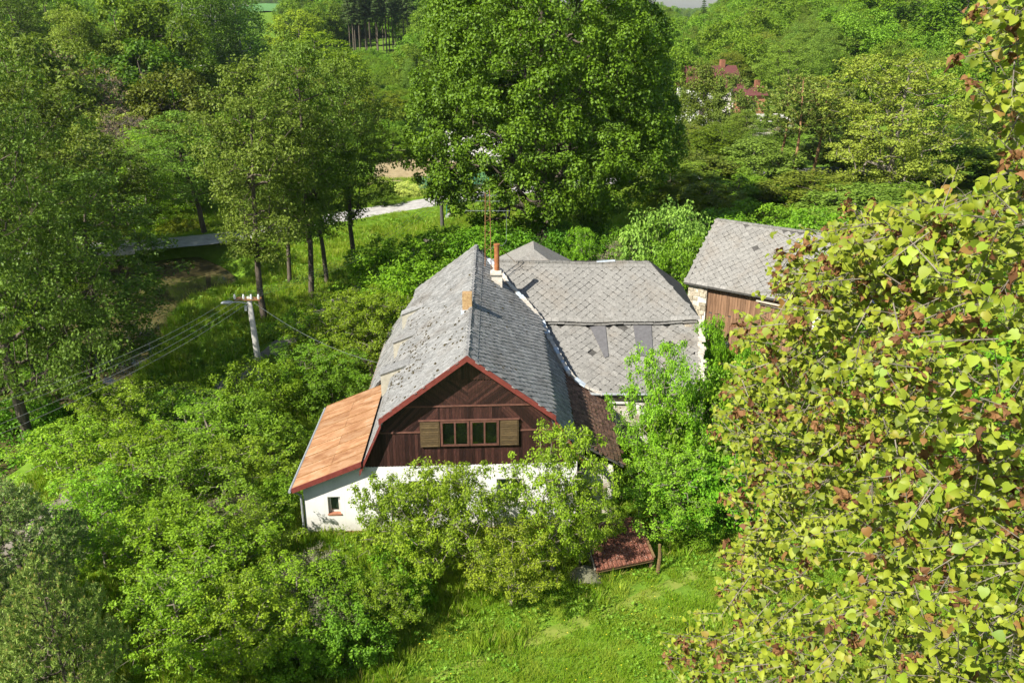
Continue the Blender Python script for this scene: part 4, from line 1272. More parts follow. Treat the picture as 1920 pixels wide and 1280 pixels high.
# broken verge of the wing and rubble along its right side
mb = MB(); rs2 = random.Random(4)
for k in range(26):
    f = k / 25; p = Vector((9.72 - .62 * f + rs2.gauss(0, .05), WB[0] - .2 - f * 4.1, WB[1] - f * 1.85 + .03)); r = .07 + .1 * rs2.random()
    mb.box((p.x - r, p.y - r, p.z - .03), (p.x + r, p.y + r * .8, p.z + .05))
mb.build("broken_verge", M_["mortar"], wroof)
# hipped turret roof behind the ridge
tr = thing("hipped_roof_annex", (1.3, 50.6, 0), "small pointed grey slate roof peeking over the wing ridge", "roof annex")
mb = MB(); mb.box((-1.2, 49.3, 0), (3.8, 53.4, 5.2)); mb.build("wall", M_["old_plaster"], tr)
mb = MB(); c = (1.30, 50.4, 6.85)
base = [(-1.6, 49.0, 5.15), (4.0, 49.0, 5.15), (4.0, 53.6, 5.15), (-1.6, 53.6, 5.15)]; c2 = (1.30, 52.4, 6.85)
mb.face([base[0], base[1], c]); mb.face([base[1], base[2], c2, c]); mb.face([base[2], base[3], c2]); mb.face([base[3], base[0], c, c2]); mb.face(base[::-1])
rt = mb.build("roof", M_["slate_wing"], tr)

# ------------------------------------------------------------------ stone barn on the right
BA = math.radians(-36)
bd = Vector((math.cos(BA), math.sin(BA), 0)); bn = Vector((-math.sin(BA), math.cos(BA), 0))
B0 = Vector((11.0, 53.0, 0))
def BW(a, b, z): p = B0 + bd * a + bn * b; return (p.x, p.y, z)
barn = thing("stone_barn", tuple(B0 + bd * 5 + bn * 3), "detached stone barn with brown board doors and grey diamond slate roof", "barn")
mb = MB()
slab(mb, BW, [(-.1, 4.0, 7.3), (8.6, 4.0, 7.3), (8.6, -.3, 4.1), (-.1, -.3, 4.1)], .10)
slab(mb, BW, [(8.6, 4.001, 7.3), (-.1, 4.001, 7.3), (-.1, 8.3, 4.1), (8.6, 8.3, 4.1)], .10)
broof = mb.build("roof", M_["under_roof"], barn)
pool = []
Lb = math.hypot(4.3, 3.2)
lay_tiles(barn, broof, BW, (0, 4.0, 7.3), (1, 0, 0), (0, -4.3, -3.2), [(0, .1), (8.5, .1), (8.5, Lb - .05), (0, Lb - .05)], .50, .25, diamond_variants(.340, M_["slate_wing"], .010), None, pool, .016, .003, .015, lift=.012, miss=.006, seed=41)
finish_tiles(barn, pool, M_["slate_wing"], 300)
edge_course(broof, BW, (-.1, -.3, 4.1), (8.6, -.3, 4.1), (0, 4.3, 3.2), .24, M_["slate_wing"])
edge_course(broof, BW, (-.1, 4.0, 7.3), (-.1, -.3, 4.1), (1, 0, 0), .22, M_["slate_wing"])
mb = MB()
for k in range(24): mb.box((-.1 + k * .36, 3.87, 7.26), (.245 + k * .36, 4.13, 7.36 + .01 * (k % 2)), 0, BW)
mb.build("ridge_tiles", M_["slate_wing"], broof)
mb = MB(); mb.box((.1, 0, -.3), (1.35, .5, 3.95), 0, BW); mb.box((.1, .502, -.3), (.55, 7.9, 3.95), 0, BW); mb.box((8.0, 0, -.3), (8.5, 7.9, 3.95), 0, BW); mb.box((.56, 7.5, -.3), (7.99, 7.9, 3.95), 0, BW)
lo = [BW(.1, .3, 3.95), BW(.1, 7.7, 3.95), BW(.1, 4, 6.9)]; mb.solid(lo, [tuple(Vector(p) + bd * .3) for p in lo])
bwall = mb.build("wall", M_["old_plaster"], barn)
rs3 = random.Random(6)
for row in range(13):
    a = .1
    z = .1 + row * .29
    while a < 1.33:
        w = rs3.uniform(.25, .5); b = min(a + w, 1.35)
        if rs3.random() < .62 and b - a > .12:
            m2 = MB(); y0 = -.03 - .04 * rs3.random(); h = .26 * rs3.uniform(.8, 1)
            m2.solid([BW(a + .01, y0, z), BW(b - .02, y0, z), BW(b - .01, .002, z - .01), BW(a, .002, z - .01)], [BW(a + .02, y0, z + h - .03), BW(b - .03, y0, z + h), BW(b - .01, .002, z + h), BW(a, .002, z + h)])
            m2.build("stone", M_["stone_block"], bwall, origin=BW(a, 0, z))
        a = b + .01
mb = MB(); mb.box((1.36, .18, -.2), (7.98, .30, 3.9), 0, BW); door = mb.build("board_front", M_["under_roof"], barn)
a = 1.38
while a < 7.8:
    w = rs3.uniform(.14, .2)
    for z0, z1 in ((0.05, 2.28), (2.32, 3.88)):
        m2 = MB(); y0 = .10 + rs3.uniform(0, .03) + (.03 if z0 > 1 else 0); m2.box((a, y0, z0 + rs3.uniform(-.05, .05)), (a + w - .012, y0 + .035, z1), 0, BW); m2.build("board", M_["barn_board"], door, origin=BW(a, y0, z0))
    a += w
mb = MB(); mb.bar(BW(4.6, -.15, 3.75), BW(7.9, -.25, 3.72), .12, .08); mb.build("beam", M_["cream_board"], barn)
# planks leaning on the barn front, a barrel, rubble, soil, tarp
for (a, dz, l, w, mt, lab) in ((1.55, 0, 1.7, .22, "cream_board", "grey weathered plank leaning left of the barn doors"), (2.55, 0, 1.35, .34, "old_timber", "short pale orange board leaning on the barn front")):
    p = Vector(BW(a, -.75, 0)); q = Vector(BW(a + .25, -.02, l))
    mb = MB(); mb.bar(p, q, w, .04, up=(q - p).cross(bd)); o = mb.build("plank", M_[mt], None); tag(o, lab, "plank")
t = thing("barrel", BW(2.0, -.7, 0), "small rusty barrel standing in front of the barn boards", "barrel")
mb = MB(); p = Vector(BW(2.0, -.7, 0)); mb.tube([p, p + Vector((0, 0, .3)), p + Vector((0, 0, .6)), p + Vector((0, 0, .85))], [.24, .28, .28, .24], 12); mb.build("body", M_["rust_iron"], t)
mb = MB()
for z in (.25, .6): mb.tube([p + Vector((0, 0, z)), p + Vector((0, 0, z + .04))], .295, 12)
mb.build("hoop", M_["dark_pole"], t)
# rubble pile: separate lumps
def lumps(name, mat, cx, cy, R, n, rmin, rmax, height, label, cat, seed, flatten=.7, z0=None):
    rs = random.Random(seed); root = thing(name, (cx, cy, gz(cx, cy) if z0 is None else z0), label, cat)
    for k in range(n):
        rr = R * rs.random() ** .6; az = rs.random() * 6.28
        x = cx + rr * math.cos(az) * 1.3; y = cy + rr * math.sin(az); z = gz(x, y) + height * (1 - rr / R) * rs.random()
        r = rs.uniform(rmin, rmax)
        mb = MB(); n5 = 6
        a = [(x + r * math.cos(i * 6.283 / n5 + .3) * rs.uniform(.7, 1.2), y + r * math.sin(i * 6.283 / n5 + .3) * rs.uniform(.7, 1.2), z - r * .2) for i in range(n5)]
        b = [(x + (p[0] - x) * rs.uniform(.5, .9), y + (p[1] - y) * rs.uniform(.5, .9), z + r * flatten * rs.uniform(.6, 1.1)) for p in a]
        mb.solid(a, b); mb.build("stone", M_[mat], root, origin=(x, y, z))
    return root
c = PZ(1362, 660); lumps("rubble_heap", "rubble_white", c[0], c[1] + .5, 1.2, 60, .09, .26, .9, "heap of white rubble lumps in front of the barn", "rubble", 3)
c = PZ(1400, 700); mb = MB()
n1, n2 = 22, 16
Vp, Fp = [], []
for i in range(n1):
    for j in range(n2):
        u, v = -1 + 2 * i / (n1 - 1), -1 + 2 * j / (n2 - 1)
        r2 = min(1, u * u + v * v); x = c[0] + u * 2.2; y = c[1] + v * 1.7
        Vp.append((x, y, gz(x, y) - .1 + .75 * (1 - r2) ** 1.2 + .06 * math.sin(i * 2.1) * math.cos(j * 2.7) + rs3.uniform(-.04, .04)))
for i in range(n1 - 1):
    for j in range(n2 - 1): Fp.append((i * n2 + j, (i + 1) * n2 + j, (i + 1) * n2 + j + 1, i * n2 + j + 1))
o = link("soil_heap", mesh_np("soil_heap", Vp, np.array(Fp), [M_["soil"]])); tag(o, "mound of brown soil between the wing and the linden", "soil heap")
c = PZ(1405, 722); lumps("broken_slabs", "rubble_white", c[0], c[1], .8, 9, .15, .34, .3, "scattered flat white slabs below the soil mound", "rubble", 5, .25)
c = PY(1600, 575, 52); t = thing("blue_tarp", (c[0], c[1], c[2]), "crumpled dark blue tarp beyond the linden branches", "tarp")
mb = MB(); n = 9
gr = [[(c[0] - 1.8 + 3.6 * i / n, c[1] - 1.2 + 2.4 * j / n, c[2] + .25 * math.sin(i * 1.7) * math.cos(j * 1.3) + .35 * math.exp(-((i - 4) ** 2 + (j - 4) ** 2) / 8)) for j in range(n + 1)] for i in range(n + 1)]
for i in range(n):
    for j in range(n): mb.face([gr[i][j], gr[i + 1][j], gr[i + 1][j + 1], gr[i][j + 1]])
mb.build("cover", M_["tarp_blue"], t); mb = MB(); mb.box((c[0] - 1.5, c[1] - 1, gz(c[0], c[1]) - .1), (c[0] + 1.5, c[1] + 1, c[2] - .25)); mb.build("wood_stack", M_["old_timber"], t)

# ------------------------------------------------------------------ low tiled shed in the meadow
def quad_at(pts, zs): return [Vector(PZ(p[0], p[1], z)) for p, z in zip(pts, zs)]
TL, TRr, BRr, BLl = quad_at([(1095, 985), (1192, 968), (1226, 1048), (1118, 1070)], [1.3, 1.3, .5, .5])
sroot = (TL + TRr + BRr + BLl) / 4; sroot = thing("tiled_shed", (sroot.x, sroot.y, 0), "low lean-to shed with a mossy red clay tile roof in the meadow", "shed")
def SQ(u, v, dz=0): p = TL.lerp(TRr, u).lerp(BLl.lerp(BRr, u), v); return Vector((p.x, p.y, p.z + dz))
mb = MB(); lo = [SQ(0, 1, -.10), SQ(1, 1, -.10), SQ(1, 0, -.10), SQ(0, 0, -.10)]; mb.solid(lo, [p + Vector((0, 0, .06)) for p in lo])
sr = mb.build("roof", M_["old_timber"], sroot)
nu, nv = 13, 7
for i in range(nu):
    for j in range(nv):
        mb = MB(); u0, u1, v0, v1 = i / nu, (i + 1) / nu, j / nv, min(1.03, (j + 1.12) / nv)
        h0, h1 = .0, .035
        dz = rs3.uniform(0, .012)
        um = (u0 + u1) / 2
        prof = [(u0, .0), (u0 + (u1 - u0) * .3, .045), (um + (u1 - u0) * .15, .03), (u1 - .002, .0)]
        lo = [SQ(u, v1, .0 + dz + .02) for u, h in prof] + [SQ(u, v0, dz - .02) for u, h in prof[::-1]]
        hi = [SQ(u, v1, h + .045 + dz) for u, h in prof] + [SQ(u, v0, h + dz + .0) for u, h in prof[::-1]]
        mb.solid(lo, hi); mb.build("clay_tile", M_["tile_red"], sr, origin=SQ(u0, v0))
mb = MB()
for u in (.03, .97):
    for v in (.06, .94):
        p = SQ(u, v, -.12); mb.box((p.x - .05, p.y - .05, gz(p.x, p.y) - .1), (p.x + .05, p.y + .05, p.z))
mb.build("posts", M_["old_timber"], sroot)
for (u0, v0, u1, v1) in ((0.02, .05, .02, .95), (.03, .05, .97, .05), (.98, .05, .98, .95)):
    a, b = SQ(u0, v0), SQ(u1, v1); mb = MB()
    lo = [Vector((a.x - .02, a.y, gz(a.x, a.y) - .1)), Vector((b.x - .02, b.y, gz(b.x, b.y) - .1)), Vector((b.x + .02, b.y + .03, gz(b.x, b.y) - .1)), Vector((a.x + .02, a.y + .03, gz(a.x, a.y) - .1))]
    hi = [Vector((lo[0].x, lo[0].y, a.z - .13)), Vector((lo[1].x, lo[1].y, b.z - .13)), Vector((lo[2].x, lo[2].y, b.z - .13)), Vector((lo[3].x, lo[3].y, a.z - .13))]
    mb.solid(lo, hi); mb.build("side_wall", M_["under_roof"], sroot)
mb = MB(); a, b = SQ(-.02, .02, .05), SQ(-.02, 1.0, .05); mb.bar(a, b, .04, .10); mb.build("edge_board", M_["bark_pale"], sroot)
mb = MB(); a, b = SQ(1.01, .02, .05), SQ(1.01, 1.0, .05); mb.bar(a, b, .07, .12); mb.build("edge_board", M_["old_timber"], sroot)
# netting over a heap beside the shed and two weathered posts
c = PZ(1098, 1085); mb = MB(); n = 10
Vp, Fp = [], []
for i in range(n):
    for j in range(n):
        u, v = -1 + 2 * i / (n - 1), -1 + 2 * j / (n - 1); x, y = c[0] + u * .62, c[1] + v * .5
        Vp.append((x, y, gz(x, y) - .08 + .62 * max(0, 1 - (u * u + v * v) * .6) + rs3.uniform(-.03, .03)))
for i in range(n - 1):
    for j in range(n - 1): Fp.append((i * n + j, (i + 1) * n + j, (i + 1) * n + j + 1, i * n + j + 1))
o = link("netting_heap", mesh_np("netting_heap", Vp, np.array(Fp), [M_["netting"]])); tag(o, "grey-green netting draped over a heap left of the tiled shed", "netting")
for px_, py_, h, lab in ((1232, 1075, 1.3, "grey weathered fence post at the right corner of the shed"), (1222, 1010, 1.7, "taller leaning post between the shed and the fruit trunk")):
    c = PZ(px_, py_); mb = MB(); mb.tube([(c[0], c[1], -.2), (c[0] + .06, c[1], h * .6), (c[0] + .02, c[1], h)], [.08, .07, .055], 7); o = mb.build("fence_post", M_["old_timber"]); tag(o, lab, "post")

# ------------------------------------------------------------------ poles and wires
pb = PY(466, 556, 44.0)
pole = thing("utility_pole", (pb[0] + .25, pb[1], gz(pb[0], pb[1])), "pale concrete utility pole with rusty crossarms and a street lamp", "utility pole")
px0, py0, pz0 = pb[0], pb[1], pb[2]
mb = MB(); g0 = gz(px0, py0); mb.tube([(px0 + .25, py0, g0 - .3), (px0 + .12, py0, g0 + pz0 * .5), (px0, py0, pz0)], [.20, .165, .125], 12); mb.build("shaft", M_["concrete"], pole, smooth=True)
for k, (dy, dz) in enumerate(((-.16, -.12), (.16, -.12))):
    mb = MB(); mb.bar((px0 - .72, py0 + dy, pz0 + dz), (px0 + .62, py0 + dy, pz0 + dz), .06, .08); mb.build("crossarm", M_["rust_iron"], pole)
ins = []
for dx in (-.68, -.22, .18, .56):
    mb = MB(); x = px0 + dx; mb.tube([(x, py0 - .16, pz0 - .08), (x, py0 - .16, pz0 + .02), (x, py0 - .16, pz0 + .12), (x, py0 - .16, pz0 + .17)], [.05, .065, .05, .03], 8); mb.build("insulator", M_["porcelain"], pole); ins.append(Vector((x, py0 - .16, pz0 + .1)))
mb = MB(); mb.tube([(px0, py0 - .1, pz0 - .35), (px0 - .45, py0 - .3, pz0 - .20), (px0 - .75, py0 - .45, pz0 - .17)], .03, 6); mb.build("lamp_arm", M_["steel"], pole)
mb = MB(); mb.tube([(px0 - .70, py0 - .42, pz0 - .17), (px0 - .85, py0 - .5, pz0 - .16), (px0 - 1.15, py0 - .65, pz0 - .13), (px0 - 1.25, py0 - .7, pz0 - .13)], [.05, .10, .085, .03], 8); mb.build("lamp_head", M_["steel"], pole)
mb = MB(); mb.box((px0 - .25, py0 - .12, pz0 - .75), (px0 - .12, py0 + .06, pz0 - .5)); mb.build("junction_box", M_["steel"], pole)
p2 = PY(827, 368, 84)
pole2 = thing("utility_pole", (p2[0], p2[1], gz(p2[0], p2[1])), "dark wooden utility pole beside the gravel road", "utility pole")
mb = MB(); mb.tube([(p2[0] + .05, p2[1], -.2), (p2[0], p2[1], p2[2])], [.2, .15], 10); mb.build("shaft", M_["dark_pole"], pole2)
mb = MB(); mb.bar((p2[0] - .8, p2[1], p2[2] - .15), (p2[0] + .8, p2[1], p2[2] - .15), .12, .12); mb.build("crossarm", M_["dark_pole"], pole2)
def wire(a, b, sagd, r, label, parent=None, group="power lines of the concrete pole"):
    mb = MB(); a, b = Vector(a), Vector(b); pts = []
    for k in range(25):
        t = k / 24; p = a.lerp(b, t); p.z -= sagd * 4 * t * (1 - t); pts.append(p)
    mb.tube(pts, r * .55, 4); o = mb.build("power_line", M_["wire_alu"]); tag(o, label, "power line", group); return o
ends_l = [(-60, 772), (-60, 790), (-60, 818), (-60, 838)]
names = ["first", "second", "third", "fourth"]
for k, (i_, (ex, ey)) in enumerate(zip(ins, ends_l)):
    e = PY(ex, ey, 24.0)
    wire(i_, e, .45, .014, f"{names[k]} wire from above, sagging from the concrete pole to the left frame edge")
    e2 = Vector((p2[0] - .6 + .4 * k, p2[1], p2[2]))
    wire(i_, e2, 1.2, .014, f"{names[k]} wire from the left, running from the concrete pole to the dark pole")
wire(Vector((px0 + .1, py0, pz0 - .2)), Vector(HW(-6.2, 41, 3.4)), .5, .016, "single service wire dropping from the concrete pole to the farmhouse")

# ------------------------------------------------------------------ bridge, fences, garden wall, far houses
br = thing("bridge", (-37.5, 73.6, 0), "small bridge with grey pipe railings where the road crosses the stream", "bridge")
for s in (-1, 1):
    d = Vector((4.2, 1.5, 0)).normalized(); nrm = Vector((-d.y, d.x, 0)); a = Vector((-41.0, 72.3, .75)) + nrm * 1.9 * s; b = a + d * 8.5
    for h in (.45, .95): mb = MB(); mb.tube([a + Vector((0, 0, h)), b + Vector((0, 0, h))], .035, 6); mb.build("rail", M_["steel"], br)
    for k in range(6):
        p = a.lerp(b, k / 5); mb = MB(); mb.tube([p, p + Vector((0, 0, 1.0))], .04, 6); mb.build("post", M_["steel"], br)
    mb = MB(); mb.bar(a - Vector((0, 0, .12)), b - Vector((0, 0, .12)), .35, .35); mb.build("edge_beam", M_["concrete"], br)
a = Vector((PZ(785, 364)[0], PZ(785, 364)[1], 0)); b = Vector((PZ(905, 360)[0] + 4, PZ(905, 360)[1], 0))
a.z = gz(a.x, a.y); b.z = gz(b.x, b.y)
gf = thing("garden_fence", tuple(a), "green mesh garden fence on a pale concrete base behind the road", "fence")
mb = MB(); mb.bar(a + Vector((0, 0, .15)), b + Vector((0, 0, .15)), .25, .55); mb.build("base_wall", M_["concrete"], gf)
mb = MB(); mb.bar(a + Vector((0, -.15, .46)), b + Vector((0, -.15, .46)), .34, .07); mb.build("coping", M_["dark_pole"], gf)
for k in range(8):
    p = a.lerp(b, k / 7); mb = MB(); mb.tube([p + Vector((0, 0, .3)), p + Vector((0, 0, 2.0))], .05, 6); mb.build("post", M_["teal_mesh"], gf)
mb = MB()
L_ = (b - a).length
for k in range(int(L_ / .14)):
    p = a.lerp(b, k * .14 / L_); mb.bar(p + Vector((0, 0, .5)), p + Vector((0, 0, 1.85)), .035, .012, up=(0, 1, 0))
for z in np.arange(.55, 1.9, .14): mb.bar(a + Vector((0, .02, z)), b + Vector((0, .02, z)), .03, .03)
mb.build("wire_mesh", M_["teal_mesh"], gf)
a = Vector((*PZ(838, 412)[:2], .3)); b = Vector((*PZ(872, 388)[:2], .4))
rf = thing("road_railing", tuple(a), "short teal pipe railing on a concrete kerb near the dark pole", "railing")
mb = MB(); mb.bar(a, b, .3, .3); mb.build("kerb", M_["concrete"], rf)
for h in (.6, 1.1): mb = MB(); mb.tube([a + Vector((0, 0, h)), b + Vector((0, 0, h))], .04, 6); mb.build("rail", M_["teal_mesh"], rf)
for k in range(4): p = a.lerp(b, k / 3); mb = MB(); mb.tube([p, p + Vector((0, 0, 1.15))], .04, 6); mb.build("post", M_["teal_mesh"], rf)

def far_house(px_, py_, Y, w, d, h, rh, wallm, roofm, label, rot=0.2, chim=True):
    c = PY(px_, py_, Y); g = c[2]
    root = thing("house", (c[0], Y, g), label, "house")
    ca, sa = math.cos(rot), math.sin(rot)
    def Q(a, b, z): return (c[0] + a * ca - b * sa, Y + a * sa + b * ca, g + z)
    gg = gz(c[0], Y) - g - .5
    mb = MB(); mb.box((-w / 2, -d / 2, min(gg, -.5)), (w / 2, d / 2, h), 0, Q); mb.build("wall", M_[wallm], root)
    mb = MB(); o_ = .4
    lo = [Q(-w / 2 - o_, -d / 2 - o_, h), Q(w / 2 + o_, -d / 2 - o_, h), Q(w / 2 + o_, d / 2 + o_, h), Q(-w / 2 - o_, d / 2 + o_, h)]
    r0, r1 = Q(-w / 2 - o_, 0, h + rh), Q(w / 2 + o_, 0, h + rh)
    mb.face([lo[0], lo[1], r1, r0]); mb.face([lo[2], lo[3], r0, r1]); mb.face([lo[1], lo[2], r1]); mb.face([lo[3], lo[0], r0]); mb.face(lo[::-1])
    rf_ = mb.build("roof", M_[roofm], root)
    if chim: mb = MB(); mb.box((w * .2, -.4, h + rh * .4), (w * .2 + .8, .4, h + rh + 1.0), 0, Q); mb.build("chimney", M_["brick_red"], rf_)
    for fl in range(max(1, int(h / 2.8))):
        for k in range(int(w / 3)):
            a = -w / 2 + 1.2 + k * 3.0
            mb = MB(); mb.box((a, -d / 2 - .06, 1.0 + fl * 2.8), (a + 1.2, -d / 2 - .003, 2.3 + fl * 2.8), 0, Q); f = mb.build("window", M_["dark_frame"], root)
            mb = MB(); mb.box((a + .08, -d / 2 - .09, 1.08 + fl * 2.8), (a + 1.12, -d / 2 - .065, 2.22 + fl * 2.8), 0, Q); mb.build("pane", M_["glass"], f)
    return root
far_house(1325, 222, 165, 9, 8, 5.6, 3.6, "white_plaster", "old_roof_red", "white two-storey house with dark red roof among the trees")
far_house(1402, 212, 160, 4, 5, 3.2, 1.4, "brick_red", "old_roof_red", "small red brick building with orange roof right of the white house", .1)
far_house(1440, 245, 152, 7, 5, 1.8, 1.0, "old_plaster", "concrete", "low pale outbuilding below the red brick building", .1, False)
far_house(880, 345, 128, 10, 8, 4.6, 3.2, "white_plaster", "concrete", "white house glimpsed through the big maple crown", .1)
# ------------------------------------------------------------------ plant prototypes
maple = make_tree("maple", H=28, R=10.6, zb=4.0, ncl=1300, lpc=190, leaf=.215, cr=.92, seed=11, trunk_r=.75, leafm="maple_leaf", pa=.27, pb=.42, inner=.62, lumps=.16, ratio=.8, flat=.8, tipr=.03, twigs=0, edge=.5, shell=.4)
alder = [make_tree("alder", H=20, R=4.6, zb=5.2, ncl=250, lpc=105, leaf=.20, cr=1.05, seed=s, trunk_r=.30, leafm="alder_leaf", pa=.45, pb=.55, inner=.2, lumps=.35, ratio=.7, flat=.6, lean=l, tipr=.02, rnd=.9, edge=.7, shell=.6) for s, l in ((21, .5), (22, -1.2), (24, 1.6))]
bigalder = make_tree("big_alder", H=22, R=7.5, zb=4.5, ncl=460, lpc=100, leaf=.18, cr=1.0, seed=27, trunk_r=.42, leafm="alder_leaf", pa=.3, pb=.5, inner=.15, lumps=.35, ratio=.7, flat=.5, lean=.5, tipr=.022, rnd=.9, edge=.8, shell=.6)
fruit = [make_tree("fruit", H=5.2, R=3.0, zb=1.0, ncl=175, lpc=80, leaf=.125, cr=.38, seed=s, trunk_r=.14, leafm="fruit_leaf", barkm="bark_pale", pa=.5, pb=.45, inner=.1, lumps=.4, ratio=.55, flat=.75, lean=l, tipr=.012, rnd=1.0, edge=.8, twigs=8, shell=.6, upw=.5) for s, l in ((31, .5), (32, .2), (33, -.6))]
bush = [make_tree("bush", H=3.6, R=2.6, zb=.1, ncl=170, lpc=64, leaf=.16, cr=.48, seed=s, trunk_r=.08, leafm="bush_leaf", barkm="bark", pa=.28, pb=.45, inner=.3, lumps=.32, ratio=.6, flat=.8, tipr=.009, twigs=3, stems=3, shell=.5) for s in (41, 42, 43)]
wood = [make_tree("broadleaf", H=14, R=4.6, zb=1.5, ncl=170, lpc=100, leaf=.33, cr=1.15, seed=s, trunk_r=.26, leafm=lm, barkm=bk, pa=.42, pb=.5, inner=.35, lumps=.3, ratio=.75, flat=.8, tipr=.04, twigs=0, shell=.5) for s, lm, bk in ((51, "bush_leaf", "bark"), (52, "alder_leaf", "bark"), (53, "alder_leaf", "bark_pale"))]
airy = make_tree("airy_oak", H=18, R=8.0, zb=2.0, ncl=360, lpc=90, leaf=.24, cr=1.1, seed=61, trunk_r=.4, leafm="alder_leaf", barkm="bark_pale", pa=.4, pb=.45, inner=.15, lumps=.35, ratio=.7, flat=.45, tipr=.035, twigs=2, edge=.8)
willow = make_tree("willow", H=12, R=5.5, zb=.6, ncl=240, lpc=70, leaf=.34, cr=1.1, seed=63, trunk_r=.3, leafm="bush_leaf", barkm="bark_pale", pa=.35, pb=.5, inner=.4, lumps=.2, ratio=.3, flat=1.2, tipr=.03, twigs=0)
birch = make_tree("birch", H=17, R=3.6, zb=2.0, ncl=190, lpc=60, leaf=.34, cr=1.0, seed=64, trunk_r=.2, leafm="alder_leaf", barkm="bark_birch", pa=.4, pb=.6, inner=.3, lumps=.3, ratio=.35, flat=1.7, tipr=.02, twigs=0)
spruce = [make_spruce("spruce", 18, 3.2, 1.0, 71), make_spruce("spruce", 20, 2.3, 9.5, 72, 24, 8, .55, .2, dens=.8)]
fpine = make_pine("far_pine", 15, 3.4, 7.5, 81, 260, 26, .32, .2, "bark_pine", .35, .5, .5, .05, False)
npine = make_pine("near_pine", 8.5, 2.7, .4, 82, 1700, 40, .14, .11, "bark", .20, .30, .72, .016, True)
brown = make_tree("bare_tree", H=12, R=4.4, zb=2.5, ncl=260, lpc=16, leaf=.22, cr=1.0, seed=91, trunk_r=.2, leafm="twig_leaf", barkm="bark_pale", pa=.45, pb=.5, inner=.2, lumps=.3, ratio=.5, flat=.6, tipr=.03, twigs=7)

def at(px, ytop, Y, proto, name, W, label, cat="tree", tint=(1, 1, 1), group=None, ymid=None, rot=None, stem="trunk", H=None, tilt=(0, 0)):
    p = PY(px, ytop, Y)
    xm = PY(px, ymid if ymid is not None else ytop + 60, Y)[0]
    g = gz(xm, Y)
    h = H if H else max(1.0, p[2] - g)
    rt = random.Random(label); far_ = Y > 85; v = rt.uniform(.62, 1.15) if far_ else rt.uniform(.86, 1.12); tint = (tint[0] * v * (rt.uniform(.88, 1.22) if far_ else rt.uniform(.90, 1.05)), tint[1] * v, tint[2] * v * rt.uniform(.8, 1.2))
    return plant(proto, name, xm, Y, h, W, rot, tint, label, cat, group, g, stem, tilt)

# ---- the named trees of the middle ground
plant(maple, "maple_tree", 2.3, 71.5, 27.5, 9.6, .6, (1, 1, 1), "huge dark green maple towering behind the farmhouse", "tree")
AG = "alders along the stream bank"
def trunk_at(px, py, ytop, Y, proto, W, label, rot, tint=(1, 1, 1)):
    b = PY(px, py, Y); t = PY(px, ytop, Y); g = gz(b[0], Y)
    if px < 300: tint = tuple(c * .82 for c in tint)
    plant(proto, "alder_tree", b[0], Y, t[2] - g, W, rot, tint, label, "tree", AG, g)
trunk_at(497, 600, 105, 57, alder[1], 3.9, "slightly leaning alder whose trunk stands right behind the concrete pole", 2.2)
trunk_at(583, 550, 60, 62.5, alder[0], 3.5, "tall alder second to the right of the concrete pole, dark trunk", .5, (.9, .95, .9))
trunk_at(545, 555, 190, 65, alder[2], 2.8, "thin lower alder between the leaning one and the tall one", 4.0)
trunk_at(614, 535, 160, 66, alder[2], 2.9, "slender alder with pale lit foot left of the shady path end", 1.0, (1.0, 1.05, .9))
trunk_at(668, 505, 95, 69.5, alder[0], 3.3, "rightmost alder of the row, dark trunk by the gravel road", 3.3, (.95, 1.0, .9))
trunk_at(45, 780, 30, 39.5, bigalder, 5.4, "great alder at the left edge with a long dark trunk", .4, (.9, .88, .85))
trunk_at(172, 735, 330, 44.5, alder[2], 4.2, "stout many-stemmed alder leaning over the stream", 5.0, (.8, .9, .8))
trunk_at(-60, 640, 40, 47, bigalder, 5.6, "alder half outside the left frame edge behind the great one", 2.0)
trunk_at(225, 485, 250, 74, alder[1], 3.8, "leaning twin-trunk alder beside the bridge railing", 1.2, (1.05, 1.05, .9))
trunk_at(120, 560, 130, 60, alder[0], 5.0, "alder on the far bank left of the pool", 2.8, (.95, .95, .85))
trunk_at(20, 520, 90, 66, alder[1], 5.4, "alder far left beyond the stream above the bridge end", 5.6, (1.0, .95, .85))
trunk_at(388, 470, 210, 80, alder[2], 4.2, "short alder beyond the road right of the yellow-green willow", .9, (.95, 1, .9))
at(262, 255, 84, willow, "willow_tree", 5.0, "yellow-green willow beyond the road left of the pool", tint=(1.35, 1.2, .9), ymid=400)
at(735, 350, 99, bush[0], "bush", 2.6, "rounded bush at the left end of the green garden fence", "bush", ymid=370)
at(765, 342, 98, bush[1], "flowering_bush", 1.9, "white-blossomed bush touching the green garden fence", "bush", (2.2, 1.7, 6.0), ymid=350)
